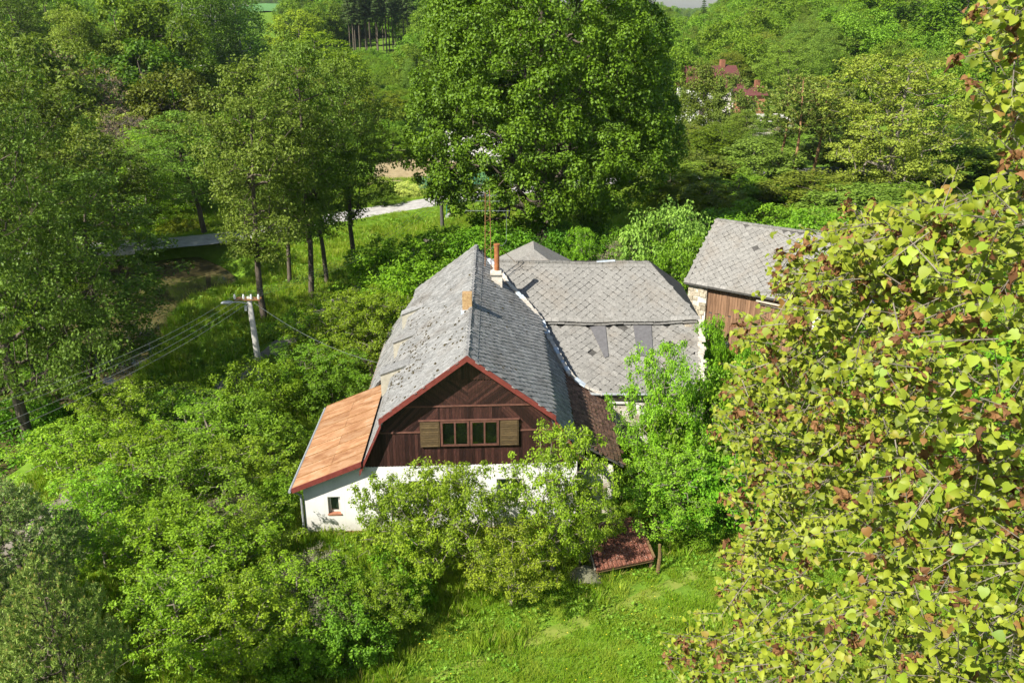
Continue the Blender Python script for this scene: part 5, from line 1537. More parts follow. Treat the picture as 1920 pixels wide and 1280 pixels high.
# ---- background on the left
L = [(262, 78, 112, 0, 5.6, (.75, .9, .7), "deep green round-topped tree above the willow"),
     (330, 130, 104, 1, 4.6, (.95, .9, .85), "olive tree between the deep green tree and the alders"),
     (60, 60, 100, 1, 6.0, (1.05, 1.0, .9), "olive tree behind the great alder crown"),
     (215, 210, 96, 1, 4.4, (1.0, .95, .85), "low olive tree in front of the deep green tree"),
     (150, 10, 132, 2, 7.0, (1.1, 1.1, .9), "pale olive tree at the top left behind the bare crown"),
     (215, -10, 138, 0, 6.5, (1.1, 1.05, .8), "bright green crown at the top edge left of the birches"),
     (300, 5, 140, 0, 6.0, (1.1, 1.05, .85), "bright crown at the top edge just left of the drooping birches"),
     (30, -40, 150, 1, 8.0, (.9, 1, .8), "tall crown filling the top left corner"),
     (90, -20, 165, 0, 7.0, (.85, .95, .8), "dark crown behind the top left corner tree"),
     (470, 120, 150, 0, 5.0, (.8, .9, .75), "dark round tree under the upper field"),
     (530, 85, 150, 2, 5.0, (1.15, 1.1, 1.0), "pale olive tree below the far field"),
     (580, 110, 135, 2, 4.6, (1.25, 1.2, 1.0), "pale round tree behind the tall alder"),
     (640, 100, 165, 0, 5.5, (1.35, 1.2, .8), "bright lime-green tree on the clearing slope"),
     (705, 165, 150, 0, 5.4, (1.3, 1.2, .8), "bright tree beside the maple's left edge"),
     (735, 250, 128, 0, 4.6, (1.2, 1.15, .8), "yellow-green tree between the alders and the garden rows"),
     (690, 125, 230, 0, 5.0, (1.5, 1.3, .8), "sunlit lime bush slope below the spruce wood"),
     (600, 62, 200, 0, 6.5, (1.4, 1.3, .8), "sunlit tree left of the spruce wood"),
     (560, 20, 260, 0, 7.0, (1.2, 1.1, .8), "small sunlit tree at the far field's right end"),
     (430, 60, 175, 1, 6.0, (.9, 1, .8), "shaded tree between the two birches"),
     (365, 70, 165, 1, 6.0, (.95, .95, .8), "olive crown left of the shaded tree and below the birches"),
     (180, 110, 118, 2, 5.0, (1.1, 1, .85), "grey-green tree left of the deep green tree"),
     (420, 215, 100, 0, 4.0, (.95, 1, .8), "low tree glimpsed between the alder crowns"),
     (150, 330, 88, 0, 4.2, (1.0, 1.05, .8), "low green tree left of the willow"),
     (330, 330, 92, 0, 3.4, (1.2, 1.15, .8), "bright low tree right of the willow"),
     (20, 330, 84, 1, 4.5, (.9, .95, .8), "low olive tree behind the great alder trunk"),
     ]
for px_, yt, Y, k, W, ti, lab in L:
    tall = k in (1, 2) and Y > 125
    at(px_, yt, Y, alder[(px_ // 7) % 3] if tall else wood[k], "broadleaf_tree", W * (.8 if tall else 1), lab, tint=ti, ymid=yt + 90)
at(95, 95, 108, brown, "bare_crowned_tree", 5.0, "thin brownish-pink crowned tree at upper left", tint=(1.2, 1.1, 1.0), ymid=160)
at(195, 130, 104, brown, "bare_crowned_tree", 4.0, "greyish pink twiggy tree left of the deep green tree", tint=(1.1, 1.1, 1.0), ymid=190)
at(232, 205, 90, brown, "bare_crowned_tree", 3.4, "nearly leafless small tree above the willow", tint=(1, 1, 1), ymid=240)
at(350, -30, 155, birch, "birch_tree", 5.0, "dark drooping birch at the top edge", tint=(.75, .9, .8), ymid=80)
at(395, -60, 160, birch, "birch_tree", 5.0, "tallest drooping birch at the top edge", tint=(.7, .85, .8), ymid=80)
at(455, -25, 165, birch, "birch_tree", 5.0, "drooping birch at the right of the birch group", tint=(.85, 1.0, .9), ymid=80)
for px_, yt, Y, W, lab in ((535, -8, 300, 3.4, "small dark spruce standing alone right of the far field"), (590, -30, 320, 4.2, "spruce with bare lower trunk near the top centre-left"), (570, -5, 330, 3.6, "second spruce right of the lone one"), (628, -15, 320, 4.0, "spruce at the left end of the wood"), (265, -20, 170, 3.4, "dark narrow spruce at the top left")):
    at(px_, yt, Y, spruce[0], "spruce_tree", W, lab, tint=(1.2, 1.2, 1.2), ymid=60)
k = 0
rs = random.Random(12)
for row, (Y0, yb) in enumerate(((285, 0), (300, 0), (318, 0))):
    for j in range(9):
        px_ = 655 + j * 14 + rs.uniform(-4, 4) + row * 5
        Y = Y0 + rs.uniform(-6, 6) + j * 2 - 10
        p = PY(px_, 60, Y)
        plant(spruce[1], "spruce_tree", p[0], Y, rs.uniform(21, 26), rs.uniform(2.4, 3.2), None, (1.3, 1.3, 1.2), "tall bare-stemmed spruce at the wood's edge left of the maple", "tree", "bare-stemmed spruces of the wood's edge"); k += 1

# ---- background on the right
Rr = [(1290, 232, 128, 1, 4.5, (1.05, 1.0, .9), "olive tree in front of the white house, right of the maple"),
      (1300, 290, 100, 1, 4.4, (1.0, 1.0, .9), "dusky low tree at the maple's right foot"),
      (1370, 95, 185, 2, 6.0, (1.3, 1.15, 1.0), "pale olive tree above the white house"),
      (1410, 60, 200, 1, 7.0, (1.3, 1.15, 1.0), "olive hillside tree above the red brick building"),
      (1395, 205, 128, 1, 4.6, (1.1, 1.05, .95), "olive tree hiding the foot of the red brick building"),
      (1345, 235, 118, 0, 3.6, (.95, 1.0, .9), "green tree below the white house"),
      (1450, 225, 122, 2, 4.4, (1.1, 1.1, 1.0), "pale tree between the red brick building and the pines"),
      (1480, 75, 160, 1, 7.5, (1.15, 1.05, .95), "large olive crown above the pines"),
      (1545, 40, 185, 2, 7.5, (1.15, 1.1, .95), "large pale olive crown above and right of the pines"),
      (1560, 25, 230, 0, 7.5, (1.3, 1.2, .9), "bright green hillside tree in the upper right middle"),
      (1600, 60, 190, 0, 6.0, (1.1, 1.1, .9), "green tree behind the spreading oak's left side"),
      (1640, -20, 240, 0, 9.0, (.9, 1.0, .8), "dark green hillside tree near the top right"),
      (1740, -30, 220, 0, 10.0, (.8, .95, .7), "deep green maple on the hillside at the top right"),
      (1810, -20, 200, 0, 9.0, (.8, .95, .75), "second deep green hillside crown right of the first"),
      (1870, 20, 170, 0, 8.0, (.75, .9, .7), "dark green hillside tree behind the linden tip"),
      (1800, 110, 150, 1, 8.0, (1.0, 1.0, .9), "olive tree behind the linden tip at the right"),
      (1850, 180, 120, 2, 6.5, (1.3, 1.2, 1.15), "pale grey-green tree close to the linden tip"),
      (1760, 240, 105, 1, 5.5, (1.05, 1.05, .95), "olive tree right of the spreading oak's trunk"),
      (1900, 260, 100, 0, 5.5, (.8, .95, .8), "dark green tree in the gap of the linden"),
      (1580, 240, 112, 1, 5.0, (1.1, 1.05, .95), "olive tree right of the pine trunks"),
      (1420, 260, 105, 2, 4.2, (1.15, 1.1, 1.1), "silvery low tree left of the pine trunks"),
      (1345, 300, 100, 1, 3.8, (.9, .95, .85), "low shaded tree above the bright hedge"),
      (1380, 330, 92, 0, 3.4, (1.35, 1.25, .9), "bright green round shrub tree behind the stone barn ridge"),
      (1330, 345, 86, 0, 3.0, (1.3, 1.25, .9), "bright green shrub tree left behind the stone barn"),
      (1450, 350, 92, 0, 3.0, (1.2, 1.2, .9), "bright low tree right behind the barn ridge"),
      (1520, 325, 88, 1, 4.5, (1.15, 1.15, 1.0), "soft green tree behind the barn's right part"),
      (1600, 350, 80, 2, 4.5, (1.2, 1.2, 1.2), "grey-green willow-like tree behind the linden's upper edge"),
      (1690, 350, 82, 1, 4.5, (1.0, 1.1, .95), "green tree directly behind the upper linden edge"),
      (1780, 400, 70, 1, 4.5, (.9, 1, .9), "shaded tree seen through the upper linden gaps"),
      (1890, 420, 64, 0, 4.5, (.8, .9, .8), "dark tree seen through the right linden gaps"),
      (1255, 300, 96, 1, 4.2, (.85, .95, .85), "dim tree in the shade beside the maple trunk"),
      (1500, -5, 330, 0, 10, (1.1, 1.1, .9), "skyline tree at the upper right centre"),
      (1440, 5, 340, 1, 9.0, (1.2, 1.1, 1.0), "brownish skyline tree right of the sky gap"),
      (1375, 12, 330, 2, 8.0, (1.1, 1.15, 1.1), "pale skyline tree beside the sky gap"),
      (1340, 22, 360, 1, 7.5, (.9, 1.05, 1.05), "small skyline tree at the sky gap")]
for px_, yt, Y, k, W, ti, lab in Rr:
    tall = k in (1, 2) and Y > 115
    at(px_, yt, Y, alder[(px_ // 7) % 3] if tall else wood[k], "broadleaf_tree", W * (.8 if tall else 1), lab, tint=ti, ymid=yt + 80)
at(1672, 90, 96, airy, "oak_tree", 9.0, "spreading pale-branched oak in the right background", tint=(1.1, 1.05, .95), ymid=300, rot=1.0)
at(1318, 118, 142, wood[1], "broadleaf_tree", 3.4, "sparse green tree veiling the white house", ymid=200)
at(1372, 140, 138, wood[2], "broadleaf_tree", 3.2, "thin tree between the white house and the red brick building", ymid=200)
for px_, yt, Y, lab, tl in ((1488, 140, 104, "middle pine of the three with orange trunks", .0), (1523, 150, 106, "right leaning pine of the three with orange trunks", .06), (1455, 170, 108, "left leaning pine of the three with orange trunks", .09)):
    at(px_, yt, Y, fpine, "pine_tree", 4.0, lab, tint=(.85, .85, .55), ymid=300, tilt=(0, tl), rot=0)
at(1318, -8, 300, spruce[0], "spruce_tree", 3.5, "bluish spruce tip at the left side of the sky gap", tint=(1, 1.2, 1.4), ymid=40)
at(1400, 40, 250, spruce[0], "spruce_tree", 4.0, "reddish-brown dying spruce on the right hillside", tint=(5.5, 1.7, 1.6), ymid=60)
at(1418, 20, 255, brown, "bare_crowned_tree", 5.0, "brown twiggy tree beside the dying spruce", tint=(1, .8, .8), ymid=60)

# ---- far wood as one mass
rs = np.random.RandomState(5)
n1, n2 = 40, 40
def region_grid(name, pred, xs, ys, lift=0.0):
    X, Y = np.meshgrid(xs, ys); Z = ground(X, Y) + lift
    V = np.stack([X.ravel(), Y.ravel(), Z.ravel()], 1); nx = len(xs)
    i, j = np.meshgrid(np.arange(nx - 1), np.arange(len(ys) - 1)); q = (j * nx + i).ravel()
    cx = (X[:-1, :-1] + X[1:, 1:]).ravel() / 2; cy = (Y[:-1, :-1] + Y[1:, 1:]).ravel() / 2
    q = q[pred(cx, cy)]
    return mesh_np(name, V, np.stack([q, q + 1, q + nx + 1, q + nx], 1), [])
def scatter(name, me, sources, density, smin, smax, seed, label, tilt=0.15, vary=None):
    """one stuff object: sources instanced on the faces of me"""
    o = link(name, me); tag(o, label, kind="stuff")
    ng = bpy.data.node_groups.new(name, 'GeometryNodeTree')
    ng.interface.new_socket("Geometry", in_out='INPUT', socket_type='NodeSocketGeometry')
    ng.interface.new_socket("Geometry", in_out='OUTPUT', socket_type='NodeSocketGeometry')
    N = ng.nodes; Lk = ng.links
    gi = N.new("NodeGroupInput"); go = N.new("NodeGroupOutput")
    dp = N.new("GeometryNodeDistributePointsOnFaces"); dp.inputs["Density"].default_value = density; dp.inputs["Seed"].default_value = seed
    Lk.new(gi.outputs[0], dp.inputs["Mesh"])
    jg = N.new("GeometryNodeJoinGeometry")
    for s in sources:
        oi = N.new("GeometryNodeObjectInfo"); oi.inputs["Object"].default_value = s; oi.inputs["As Instance"].default_value = True
        Lk.new(oi.outputs["Geometry"], jg.inputs[0])
    ip = N.new("GeometryNodeInstanceOnPoints")
    Lk.new(dp.outputs["Points"], ip.inputs["Points"]); Lk.new(jg.outputs[0], ip.inputs["Instance"])
    rv = N.new("FunctionNodeRandomValue"); rv.data_type = 'FLOAT_VECTOR'
    rv.inputs["Min"].default_value = (-tilt, -tilt, 0); rv.inputs["Max"].default_value = (tilt, tilt, 6.283)
    rv.inputs["Seed"].default_value = seed + 1
    Lk.new(rv.outputs[0], ip.inputs["Rotation"])
    r2 = N.new("FunctionNodeRandomValue"); r2.data_type = 'FLOAT'; r2.inputs[2].default_value = smin; r2.inputs[3].default_value = smax; r2.inputs["Seed"].default_value = seed + 2
    Lk.new(r2.outputs[1], ip.inputs["Scale"])
    Lk.new(ip.outputs[0], go.inputs[0])
    md = o.modifiers.new("scatter", 'NODES'); md.node_group = ng
    return o
# distant trees to instance are real visible background trees: take the crowns of three of them
def crown_of(label):
    for o in bpy.data.objects:
        if o.get("label") == label: return [c for c in o.children if c.name.startswith("crown")][0]
srcA = crown_of("bright green hillside tree in the upper right middle")
srcB = crown_of("pale skyline tree beside the sky gap")
srcC = crown_of("brownish skyline tree right of the sky gap")
def far_pred(x, y):
    a = x / y
    clear = ((a > -.27) & (a < -.09) & (y < 285)) | ((a > -.31) & (a < -.23) & (y < 640)) | ((a > -.19) & (a < -.1) & (y < 340))
    fld = (x < -68) & (y > 415) & (y < 640) & (a < -.13)
    housep = (np.abs(a - .235) < .045) & (y < 190)
    return ((y > 165) | (a > .45) | (a < -.52)) & ~clear & ~fld & ~housep & (np.abs(a) < 1.2) & ~((a > .165) & (a < .215) & (y > 300))
xs = np.arange(-420, 480, 12.0); ys = np.arange(118, 640, 12.0)
scatter("distant_forest", region_grid("distant_forest", far_pred, xs, ys, -.8), [srcA], 0.011, .75, 1.25, 3, "mixed green forest covering the far slopes", .04)
scatter("distant_forest", region_grid("distant_forest", far_pred, xs, ys, -.8), [srcC], 0.014, .42, .8, 8, "olive trees mixed into the forest on the far slopes", .04)
xs = np.arange(-1600, 1600, 60.0); ys = np.arange(1150, 1900, 60.0)
scatter("distant_forest", region_grid("distant_forest", lambda x, y: y > 0, xs, ys, -1), [srcB], 0.006, .4, .65, 9, "bluish forest on the far ridge under the sky gap", .04)
# clearing shrubs on the left slope
xs = np.arange(-110, -15, 4.0); ys = np.arange(125, 285, 4.0)
shr = at(650, 130, 175, bush[2], "bush", 3.6, "lime-green bush in the middle of the clearing slope", "bush", (1.5, 1.3, .8), ymid=140)
csrc = [c for c in shr.children if c.name.startswith("crown")]
scatter("clearing_scrub", region_grid("clearing_scrub", lambda x, y: (x / y > -.29) & (x / y < -.08), xs, ys, -.3), csrc, .06, .4, 1.1, 4, "low sunlit scrub on the clearing slope", .1)

# ---- shrubs and fruit trees round the farmhouse   (px, top y, Y, proto list, index, radius, tint)
BG = [("hedge behind", None)]
S = [
 # behind / beside the house
 (805, 440, 63, 'b', 0, 3.4, (.85, 1, .8), "dark hazel bush left of the antenna mast"),
 (745, 450, 62, 'b', 1, 3.6, (.95, 1.05, .8), "green bush left of the dark hazel"),
 (880, 425, 66, 'b', 2, 3.6, (.85, 1, .8), "dark bush below the maple's left skirt"),
 (930, 430, 64, 'b', 0, 4.0, (.8, .95, .8), "shaded bush right behind the antenna mast"),
 (700, 555, 55, 'b', 2, 2.4, (.9, .85, .8), "brown-green twiggy bush at the shady end of the path"),
 (770, 500, 56, 'b', 1, 3.2, (1.15, 1.15, .8), "bright bush touching the left end of the house roof"),
 (735, 540, 54, 'b', 0, 2.4, (1.15, 1.1, .8), "bright low bush left of the far roof corner"),
 (650, 548, 49, 'f', 0, 3.7, (.95, 1, .9), "broad fruit tree between the concrete pole and the roof"),
 (590, 575, 50, 'f', 1, 2.8, (.9, 1, .9), "narrow fruit tree just right of the service wire"),
 (690, 562, 47.5, 'f', 2, 3.0, (1, 1.05, .9), "fruit tree touching the grey lower roof slope"),
 (580, 655, 43.5, 'f', 2, 2.6, (.9, .95, .85), "fruit tree at the foot of the concrete pole"),
 (480, 680, 41.5, 'b', 1, 2.3, (.95, 1, .85), "dense bush covering the base of the concrete pole"),
 (620, 690, 42.5, 'b', 2, 1.9, (.9, 1, .85), "low bush in front of the broad fruit tree"),
 # big shrub mass at left
 (245, 720, 38, 'f', 0, 2.9, (1, 1.0, .85), "pale-tipped fruit tree before the wires at left"),
 (330, 745, 38.5, 'f', 1, 2.6, (.9, .95, .85), "fruit tree left of the visible path piece"),
 (400, 765, 36.5, 'f', 2, 3.2, (.95, .95, .85), "fruit tree in the middle of the orchard left"),
 (465, 755, 37, 'b', 0, 2.3, (.95, 1, .85), "dense bush between the orchard and the lean-to"),
 (140, 800, 34, 'f', 1, 3.0, (1, 1.0, .85), "leftmost fruit tree below the wires"),
 (255, 830, 32.5, 'f', 2, 3.0, (1.0, 1.0, .85), "fruit tree with grey twigs in the left orchard"),
 (350, 850, 31, 'f', 0, 2.8, (1.0, 1.02, .85), "fruit tree at the orchard's centre"),
 (440, 835, 33.5, 'f', 1, 2.5, (1.0, 1.0, .85), "fruit tree left of the lean-to corner"),
 (520, 900, 31.5, 'b', 2, 1.2, (1.0, 1.0, .85), "bush pressed against the lean-to's left side"),
 (180, 905, 28.5, 'f', 0, 2.5, (.95, 1.0, .85), "fruit tree with pale bare stem above the pine"),
 (300, 960, 27, 'f', 1, 2.7, (1.0, 1.0, .85), "fruit tree right of the near pine"),
 (400, 985, 26, 'f', 2, 2.7, (1.05, 1.05, .85), "bright fruit tree lower left of the white wall"),
 (470, 965, 28.0, 'f', 0, 1.9, (1.05, 1.0, .85), "fruit tree in front of the lean-to's foot"),
 (345, 1075, 22.5, 'f', 0, 2.3, (1.05, 1.05, .85), "fruit tree at the lower left, nearest the frame bottom"),
 (440, 1100, 22.5, 'f', 1, 2.1, (1.05, 1.05, .9), "low fruit tree right of the nearest one"),
 (545, 1075, 24.5, 'f', 2, 2.0, (1.0, 1.0, .85), "bramble-choked fruit tree at the bottom centre-left"),
 (625, 1075, 24.6, 'b', 1, 1.5, (1.0, .98, .85), "tangled bush below the white wall"),
 (640, 1130, 23.5, 'b', 0, 1.4, (1.0, 1.0, .85), "low bramble at the meadow's left edge"),
 (565, 1160, 22.8, 'b', 2, 1.3, (1.05, 1.0, .85), "low bush at the lower meadow corner"),
 # in front of the gable
 (745, 900, 27.3, 'f', 0, 1.8, (1.05, 1.05, .85), "left fruit tree in front of the white wall"),
 (800, 890, 27.0, 'f', 1, 2.3, (1.05, 1.05, .85), "middle fruit tree before the gable, leaning trunk"),
 (885, 885, 27.3, 'f', 2, 2.0, (1.0, 1.0, .85), "smaller fruit tree between the two gable trees"),
 (1040, 812, 28.2, 'f', 0, 2.2, (1.12, 1.1, .85), "largest fruit tree in front of the gable's right half"),
 (1090, 905, 28.6, 'f', 1, 1.5, (1.1, 1.08, .85), "fruit tree shading the tiled shed"),
 (960, 985, 26.3, 'f', 2, 1.7, (1.05, 1.0, .85), "low fruit tree with forked pale trunk in the meadow"),
 (745, 1020, 26.2, 'b', 0, 1.3, (.95, .98, .85), "bush under the left gable fruit tree"),
 (715, 1085, 24.6, 'f', 1, 1.5, (1.0, 1.0, .85), "fruit tree above the meadow's left edge"),
 # right of the house
 (1262, 650, 33.5, 'f', 2, 2.1, (.95, 1.08, .85), "slim young tree in front of the barn wing eave"),
 (1255, 740, 33.0, 'f', 1, 1.8, (1.0, 1.1, .85), "fruit tree before the wing's plastered wall"),
 (1320, 720, 33.5, 'b', 0, 2.3, (1.0, 1.1, .85), "bush in front of the wing's right corner"),
 (1255, 850, 30.6, 'f', 0, 2.4, (.95, 1.02, .85), "thick-trunked fruit tree right of the tiled shed"),
 (1330, 850, 31.5, 'b', 2, 2.3, (.95, 1.1, .85), "leafy bush right of the thick-trunked tree"),
 (1390, 800, 35, 'b', 1, 2.4, (1, 1.1, .85), "bush half behind the linden's left edge"),
 (1290, 940, 30.8, 'b', 0, 1.3, (1.0, 1.12, .85), "low bush at the foot of the thick-trunked tree"),
 (1330, 595, 42, 'b', 2, .9, (1.1, 1.2, .85), "sapling bush at the wing's broken corner"),
 (1385, 640, 46, 'b', 1, .7, (1.0, 1.1, .8), "small weed bush between rubble and barn boards"),
 (1420, 640, 40, 'b', 0, 1.6, (1.1, 1.2, .85), "green bush below the barn doors"),
 (1480, 700, 38, 'b', 2, 2.4, (1, 1.1, .85), "bush behind the linden below the barn"),
 (1560, 640, 42, 'b', 1, 3.0, (1, 1.1, .85), "bush behind the linden's middle left"),
 (1690, 690, 40, 'b', 0, 3.5, (.95, 1.05, .85), "big bush behind the linden's middle"),
 (1820, 620, 42, 'b', 2, 4.0, (.95, 1.05, .85), "big bush behind the linden's right part"),
 (1090, 430, 62, 'f', 1, 1.6, (1.05, 1.2, .85), "bright young maple-like sapling behind the wing ridge"),
 (1250, 388, 60, 'b', 0, 3.2, (1.5, 1.35, 2.6), "silvery white-tipped bush beyond the wing's right end"),
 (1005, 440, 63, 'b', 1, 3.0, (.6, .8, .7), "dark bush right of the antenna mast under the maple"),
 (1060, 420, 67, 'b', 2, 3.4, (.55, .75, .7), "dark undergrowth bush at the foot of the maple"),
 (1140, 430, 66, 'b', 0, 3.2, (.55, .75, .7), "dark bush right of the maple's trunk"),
 (1200, 420, 61, 'b', 2, 2.4, (.9, .95, .85), "green bush behind the wing's ridge right part"),
 (1290, 440, 58, 'b', 1, 2.6, (.95, 1.05, .8), "green bush between the wing and the stone barn"),
 (1255, 470, 55, 'b', 0, 2.2, (.9, 1.05, .8), "lower bush filling the gap beside the wing's hip"),
 (1340, 395, 72, 'b', 2, 3.6, (1.15, 1.2, .85), "bright bush behind the barn's left gable"),
 (1420, 380, 75, 'b', 1, 3.8, (1.15, 1.2, .85), "bright bush above the barn's ridge"),
 (1530, 395, 70, 'b', 0, 3.8, (1.0, 1.1, 1.0), "soft green bush right of the barn's ridge end"),
 (1610, 420, 62, 'b', 2, 3.2, (1.05, 1.1, 1.2), "greyish bush overhanging the barn roof"),
 (1560, 480, 50, 'b', 1, 1.8, (1.1, 1.1, 1.2), "small greyish bush in front of the barn roof"),
 # stream banks
 (345, 412, 82, 'b', 2, 2.0, (1.1, .9, .8), "brownish bush beside the road above the pool"),
 (60, 640, 50, 'b', 0, 3.0, (.75, .9, .8), "shaded bush under the great alder"),
 (110, 700, 44, 'b', 1, 2.8, (.7, .85, .8), "shaded bush left of the stout alder"),
 (30, 760, 40, 'b', 2, 2.8, (.75, .95, .8), "dark bush at the left edge below the wires"),
 (95, 450, 72, 'b', 1, 2.2, (.9, 1, .8), "bush at the left end of the bridge"),
 (720, 372, 93, 'b', 2, 2.2, (1.0, .9, .8), "brownish hedge bush left of the road verge"),
]
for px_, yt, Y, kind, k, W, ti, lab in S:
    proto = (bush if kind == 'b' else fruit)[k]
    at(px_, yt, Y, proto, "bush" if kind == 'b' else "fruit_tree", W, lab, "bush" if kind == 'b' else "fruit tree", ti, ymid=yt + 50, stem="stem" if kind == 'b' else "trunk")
# extra greenery that the foreground hides only partly, outside the left and right edges of the frame
# ---- near pines, lower left
at(85, 1050, 17.5, npine, "pine_tree", 1.7, "blue-green pine with upright pale candles in the lower left corner", tint=(1, 1, 1), ymid=1150)
at(5, 900, 24.5, npine, "pine_tree", 2.0, "darker pine behind the corner pine at the left edge", tint=(.8, .9, .9), ymid=930)
at(-70, 1000, 20.5, npine, "pine_tree", 2.2, "pine mostly outside the left frame edge", tint=(.9, .95, .95), ymid=1100)
# yellow-brown twiggy thicket
for px_, py_, Y, lab in ((600, 1085, 23.8, "grey dead twigs in the bramble left of the meadow"), (585, 1010, 26, "dry twig tangle under the white wall"), (430, 900, 30, "grey dead branches inside the left orchard"), (1185, 430, 60, "upright bare shrub stems right of the maple trunk")):
    at(px_, py_, Y, brown, "dead_bush", 1.3 if Y < 50 else 2.2, lab, "dead bush", (.8, .9, .9), ymid=py_ + 40, H=2.2 if Y < 50 else 5.5)

# ------------------------------------------------------------------ grass and weeds
def tuft(name, n, h, w, spread, seed, mat, label, loc, tilt=.5, ratio=.07, leafy=False, tonehi=.92):
    rs = np.random.RandomState(seed)
    az = rs.rand(n) * 6.28; rr = spread * rs.rand(n) ** .6
    S = h * (.5 + .7 * rs.rand(n))
    D = unit(np.stack([np.cos(az + rs.randn(n) * .8) * tilt * rs.rand(n), np.sin(az + rs.randn(n) * .8) * tilt * rs.rand(n), np.ones(n) * (.35 if leafy else 1)], 1))
    C = np.stack([rr * np.cos(az), rr * np.sin(az), np.zeros(n)], 1) + D * S[:, None] * .5
    if leafy: C[:, 2] += rs.rand(n) * h * 1.2; Nn = unit(np.array([0, 0, 1.0]) + rs.randn(n, 3) * .45)
    else: Nn = unit(np.cross(D, unit(rs.randn(n, 3))))
    me = leaf_mesh(name, C, Nn, D, S, ratio, MATS[mat], np.clip(rs.rand(n) * tonehi, 0, 1), .1)
    o = link(name, me); o.location = (loc[0], loc[1], gz(*loc)); tag(o, label, kind="stuff"); return o
g1 = tuft("short_grass", 60, .17, .01, .24, 1, "grass_blade", "short meadow grass patch in the open meadow", (2.2, 24.2), .9, .10)
g2 = tuft("tall_grass", 46, .46, .01, .22, 2, "grass_blade", "taller grass at the meadow's upper edge", (-1.5, 26.6), .7, .055, tonehi=1.0)
g3 = tuft("weeds", 34, .11, .05, .26, 3, "weed_leaf", "broad-leaved weeds in the meadow", (3.4, 25.4), .9, .55, True)
mb = MB(); rsf = random.Random(3)
for k in range(420):
    y = rsf.uniform(21, 31); x = rsf.uniform(-.45 * y, .45 * y)
    if rsf.random() > .5 + .5 * math.sin(x * 1.3 + y): continue
    z = gz(x, y) + rsf.uniform(.18, .34); r = .022
    mb.face([(x + r * math.cos(a), y + r * math.sin(a) , z + .3 * r * math.sin(a * 2)) for a in (0, 1.26, 2.5, 3.8, 5.0)])
tag(mb.build("meadow_flowers", MATS["yellow_petal"]), "tiny yellow flowers dotted through the meadow grass", kind="stuff")
def blocked(x, y):
    a = x + .018 * (y - 31)
    hb = (a > -8.5) & (a < 4.6) & (y > 31.2) & (y < 49)
    wb = (x > 2) & (x < 9.3) & (y > 38.4) & (y < 49.4)
    wat = (np.minimum(polydist(x, y, CHs) - 2.3, (pond(x, y) - 1.0) * 4.6) < 1.5)
    return hb | wb | wat | (polydist(x, y, PATHs) < .8) | (polydist(x, y, ROADs) < 2.1)
def track(x, y):   # worn double track through the meadow
    return polydist(x, y, TRK) < .6
def infr(x, y, m=1.15):
    return np.abs(x) < (.60 * y + 2) * m
near = lambda x, y: ~blocked(x, y) & infr(x, y)
xs = np.arange(-22, 22, .5); ys = np.arange(18, 40, .5)
def thinp(x, y):
    return near(x, y) & ~(track(x, y) & (np.sin(x * 5.1 + y * 3.3) + np.sin(x * 2.3 - y * 4.1) > .5))
scatter("meadow_grass", region_grid("meadow_grass", thinp, xs, ys), [g1], 20, .6, 1.3, 11, "short bright green grass of the meadow and around the farmhouse")
def tallp(x, y):
    return near(x, y) & ((y > 26.2 + .52 * x * 1.0) | (x < -3.0) | (np.sin(x * .9 + 2) * np.sin(y * 1.1) > .55))
scatter("tall_meadow_grass", region_grid("tall_meadow_grass", tallp, xs, ys), [g2], 7, .5, 1.15, 12, "tall uncut grass below the fruit trees and along the wall")
scatter("meadow_weeds", region_grid("meadow_weeds", lambda x, y: near(x, y) & ((np.sin(x * .8) * np.sin(y * .7 + 1) > -.1) | (y > 28)), xs, ys), [g3], 6, .6, 1.4, 13, "leafy weeds mixed into the meadow grass")
xs = np.arange(-62, 56, 1.0); ys = np.arange(40, 112, 1.0)
mid = lambda x, y: ~blocked(x, y) & infr(x, y) & (polydist(x, y, ROADs) > 4.2)
scatter("bank_grass", region_grid("bank_grass", mid, xs, ys), [g2], 3.2, .8, 1.6, 14, "long green grass on the stream banks and behind the house", .2)
scatter("bank_weeds", region_grid("bank_weeds", lambda x, y: mid(x, y) & (np.sin(x * .5) * np.sin(y * .43 + 1) > -.2), xs, ys), [g3], 2.0, 1.2, 2.8, 15, "leafy undergrowth on the banks and below the trees", .2)

scatter("verge_grass", region_grid("verge_grass", lambda x, y: infr(x, y) & (polydist(x, y, ROADs) > 2.2) & (polydist(x, y, ROADs) < 4.8) & (np.minimum(polydist(x, y, CHs) - 2.3, (pond(x, y) - 1.0) * 4.6) > .5), xs, ys), [g1], 6, .8, 1.5, 16, "short grass on the verges of the gravel road", .2)
# ------------------------------------------------------------------ foreground linden
def heart(curl=.25, fold=.12, droop=.3):
    half = [(.0, .08), (.22, -.03), (.42, .08), (.50, .32), (.40, .62), (.18, .88)]
    mid_ = [(0, .08), (0, .5), (0, 1.04)]
    V = []
    def Z(x, y): return fold * abs(x) - curl * x * x * 1.5 - droop * (y - .2) ** 2
    for s in (1, -1):
        for x, y in half[1:]: V.append((s * x, y, Z(x, y)))
    b = len(V)
    for x, y in mid_: V.append((x, y, Z(x, y)))
    F = []
    for s in (0, 1):
        o = s * 5; m0, m1, m2 = b, b + 1, b + 2
        tri = [(m0, o, o + 1), (m0, o + 1, m1), (o + 1, o + 2, m1), (o + 2, o + 3, m1), (o + 3, m2, m1), (o + 3, o + 4, m2)]
        F += [t if s == 0 else t[::-1] for t in tri]
    return np.array(V), np.array(F)
HV, HF = heart(.35, .30, .42)
CV, CF = heart(1.9, .9, 1.6)
HVS = [HV, heart(.1, .6, .8)[0], heart(.7, .1, 1.0)[0], heart(-.2, .25, .3)[0]]
rs = np.random.RandomState(77)
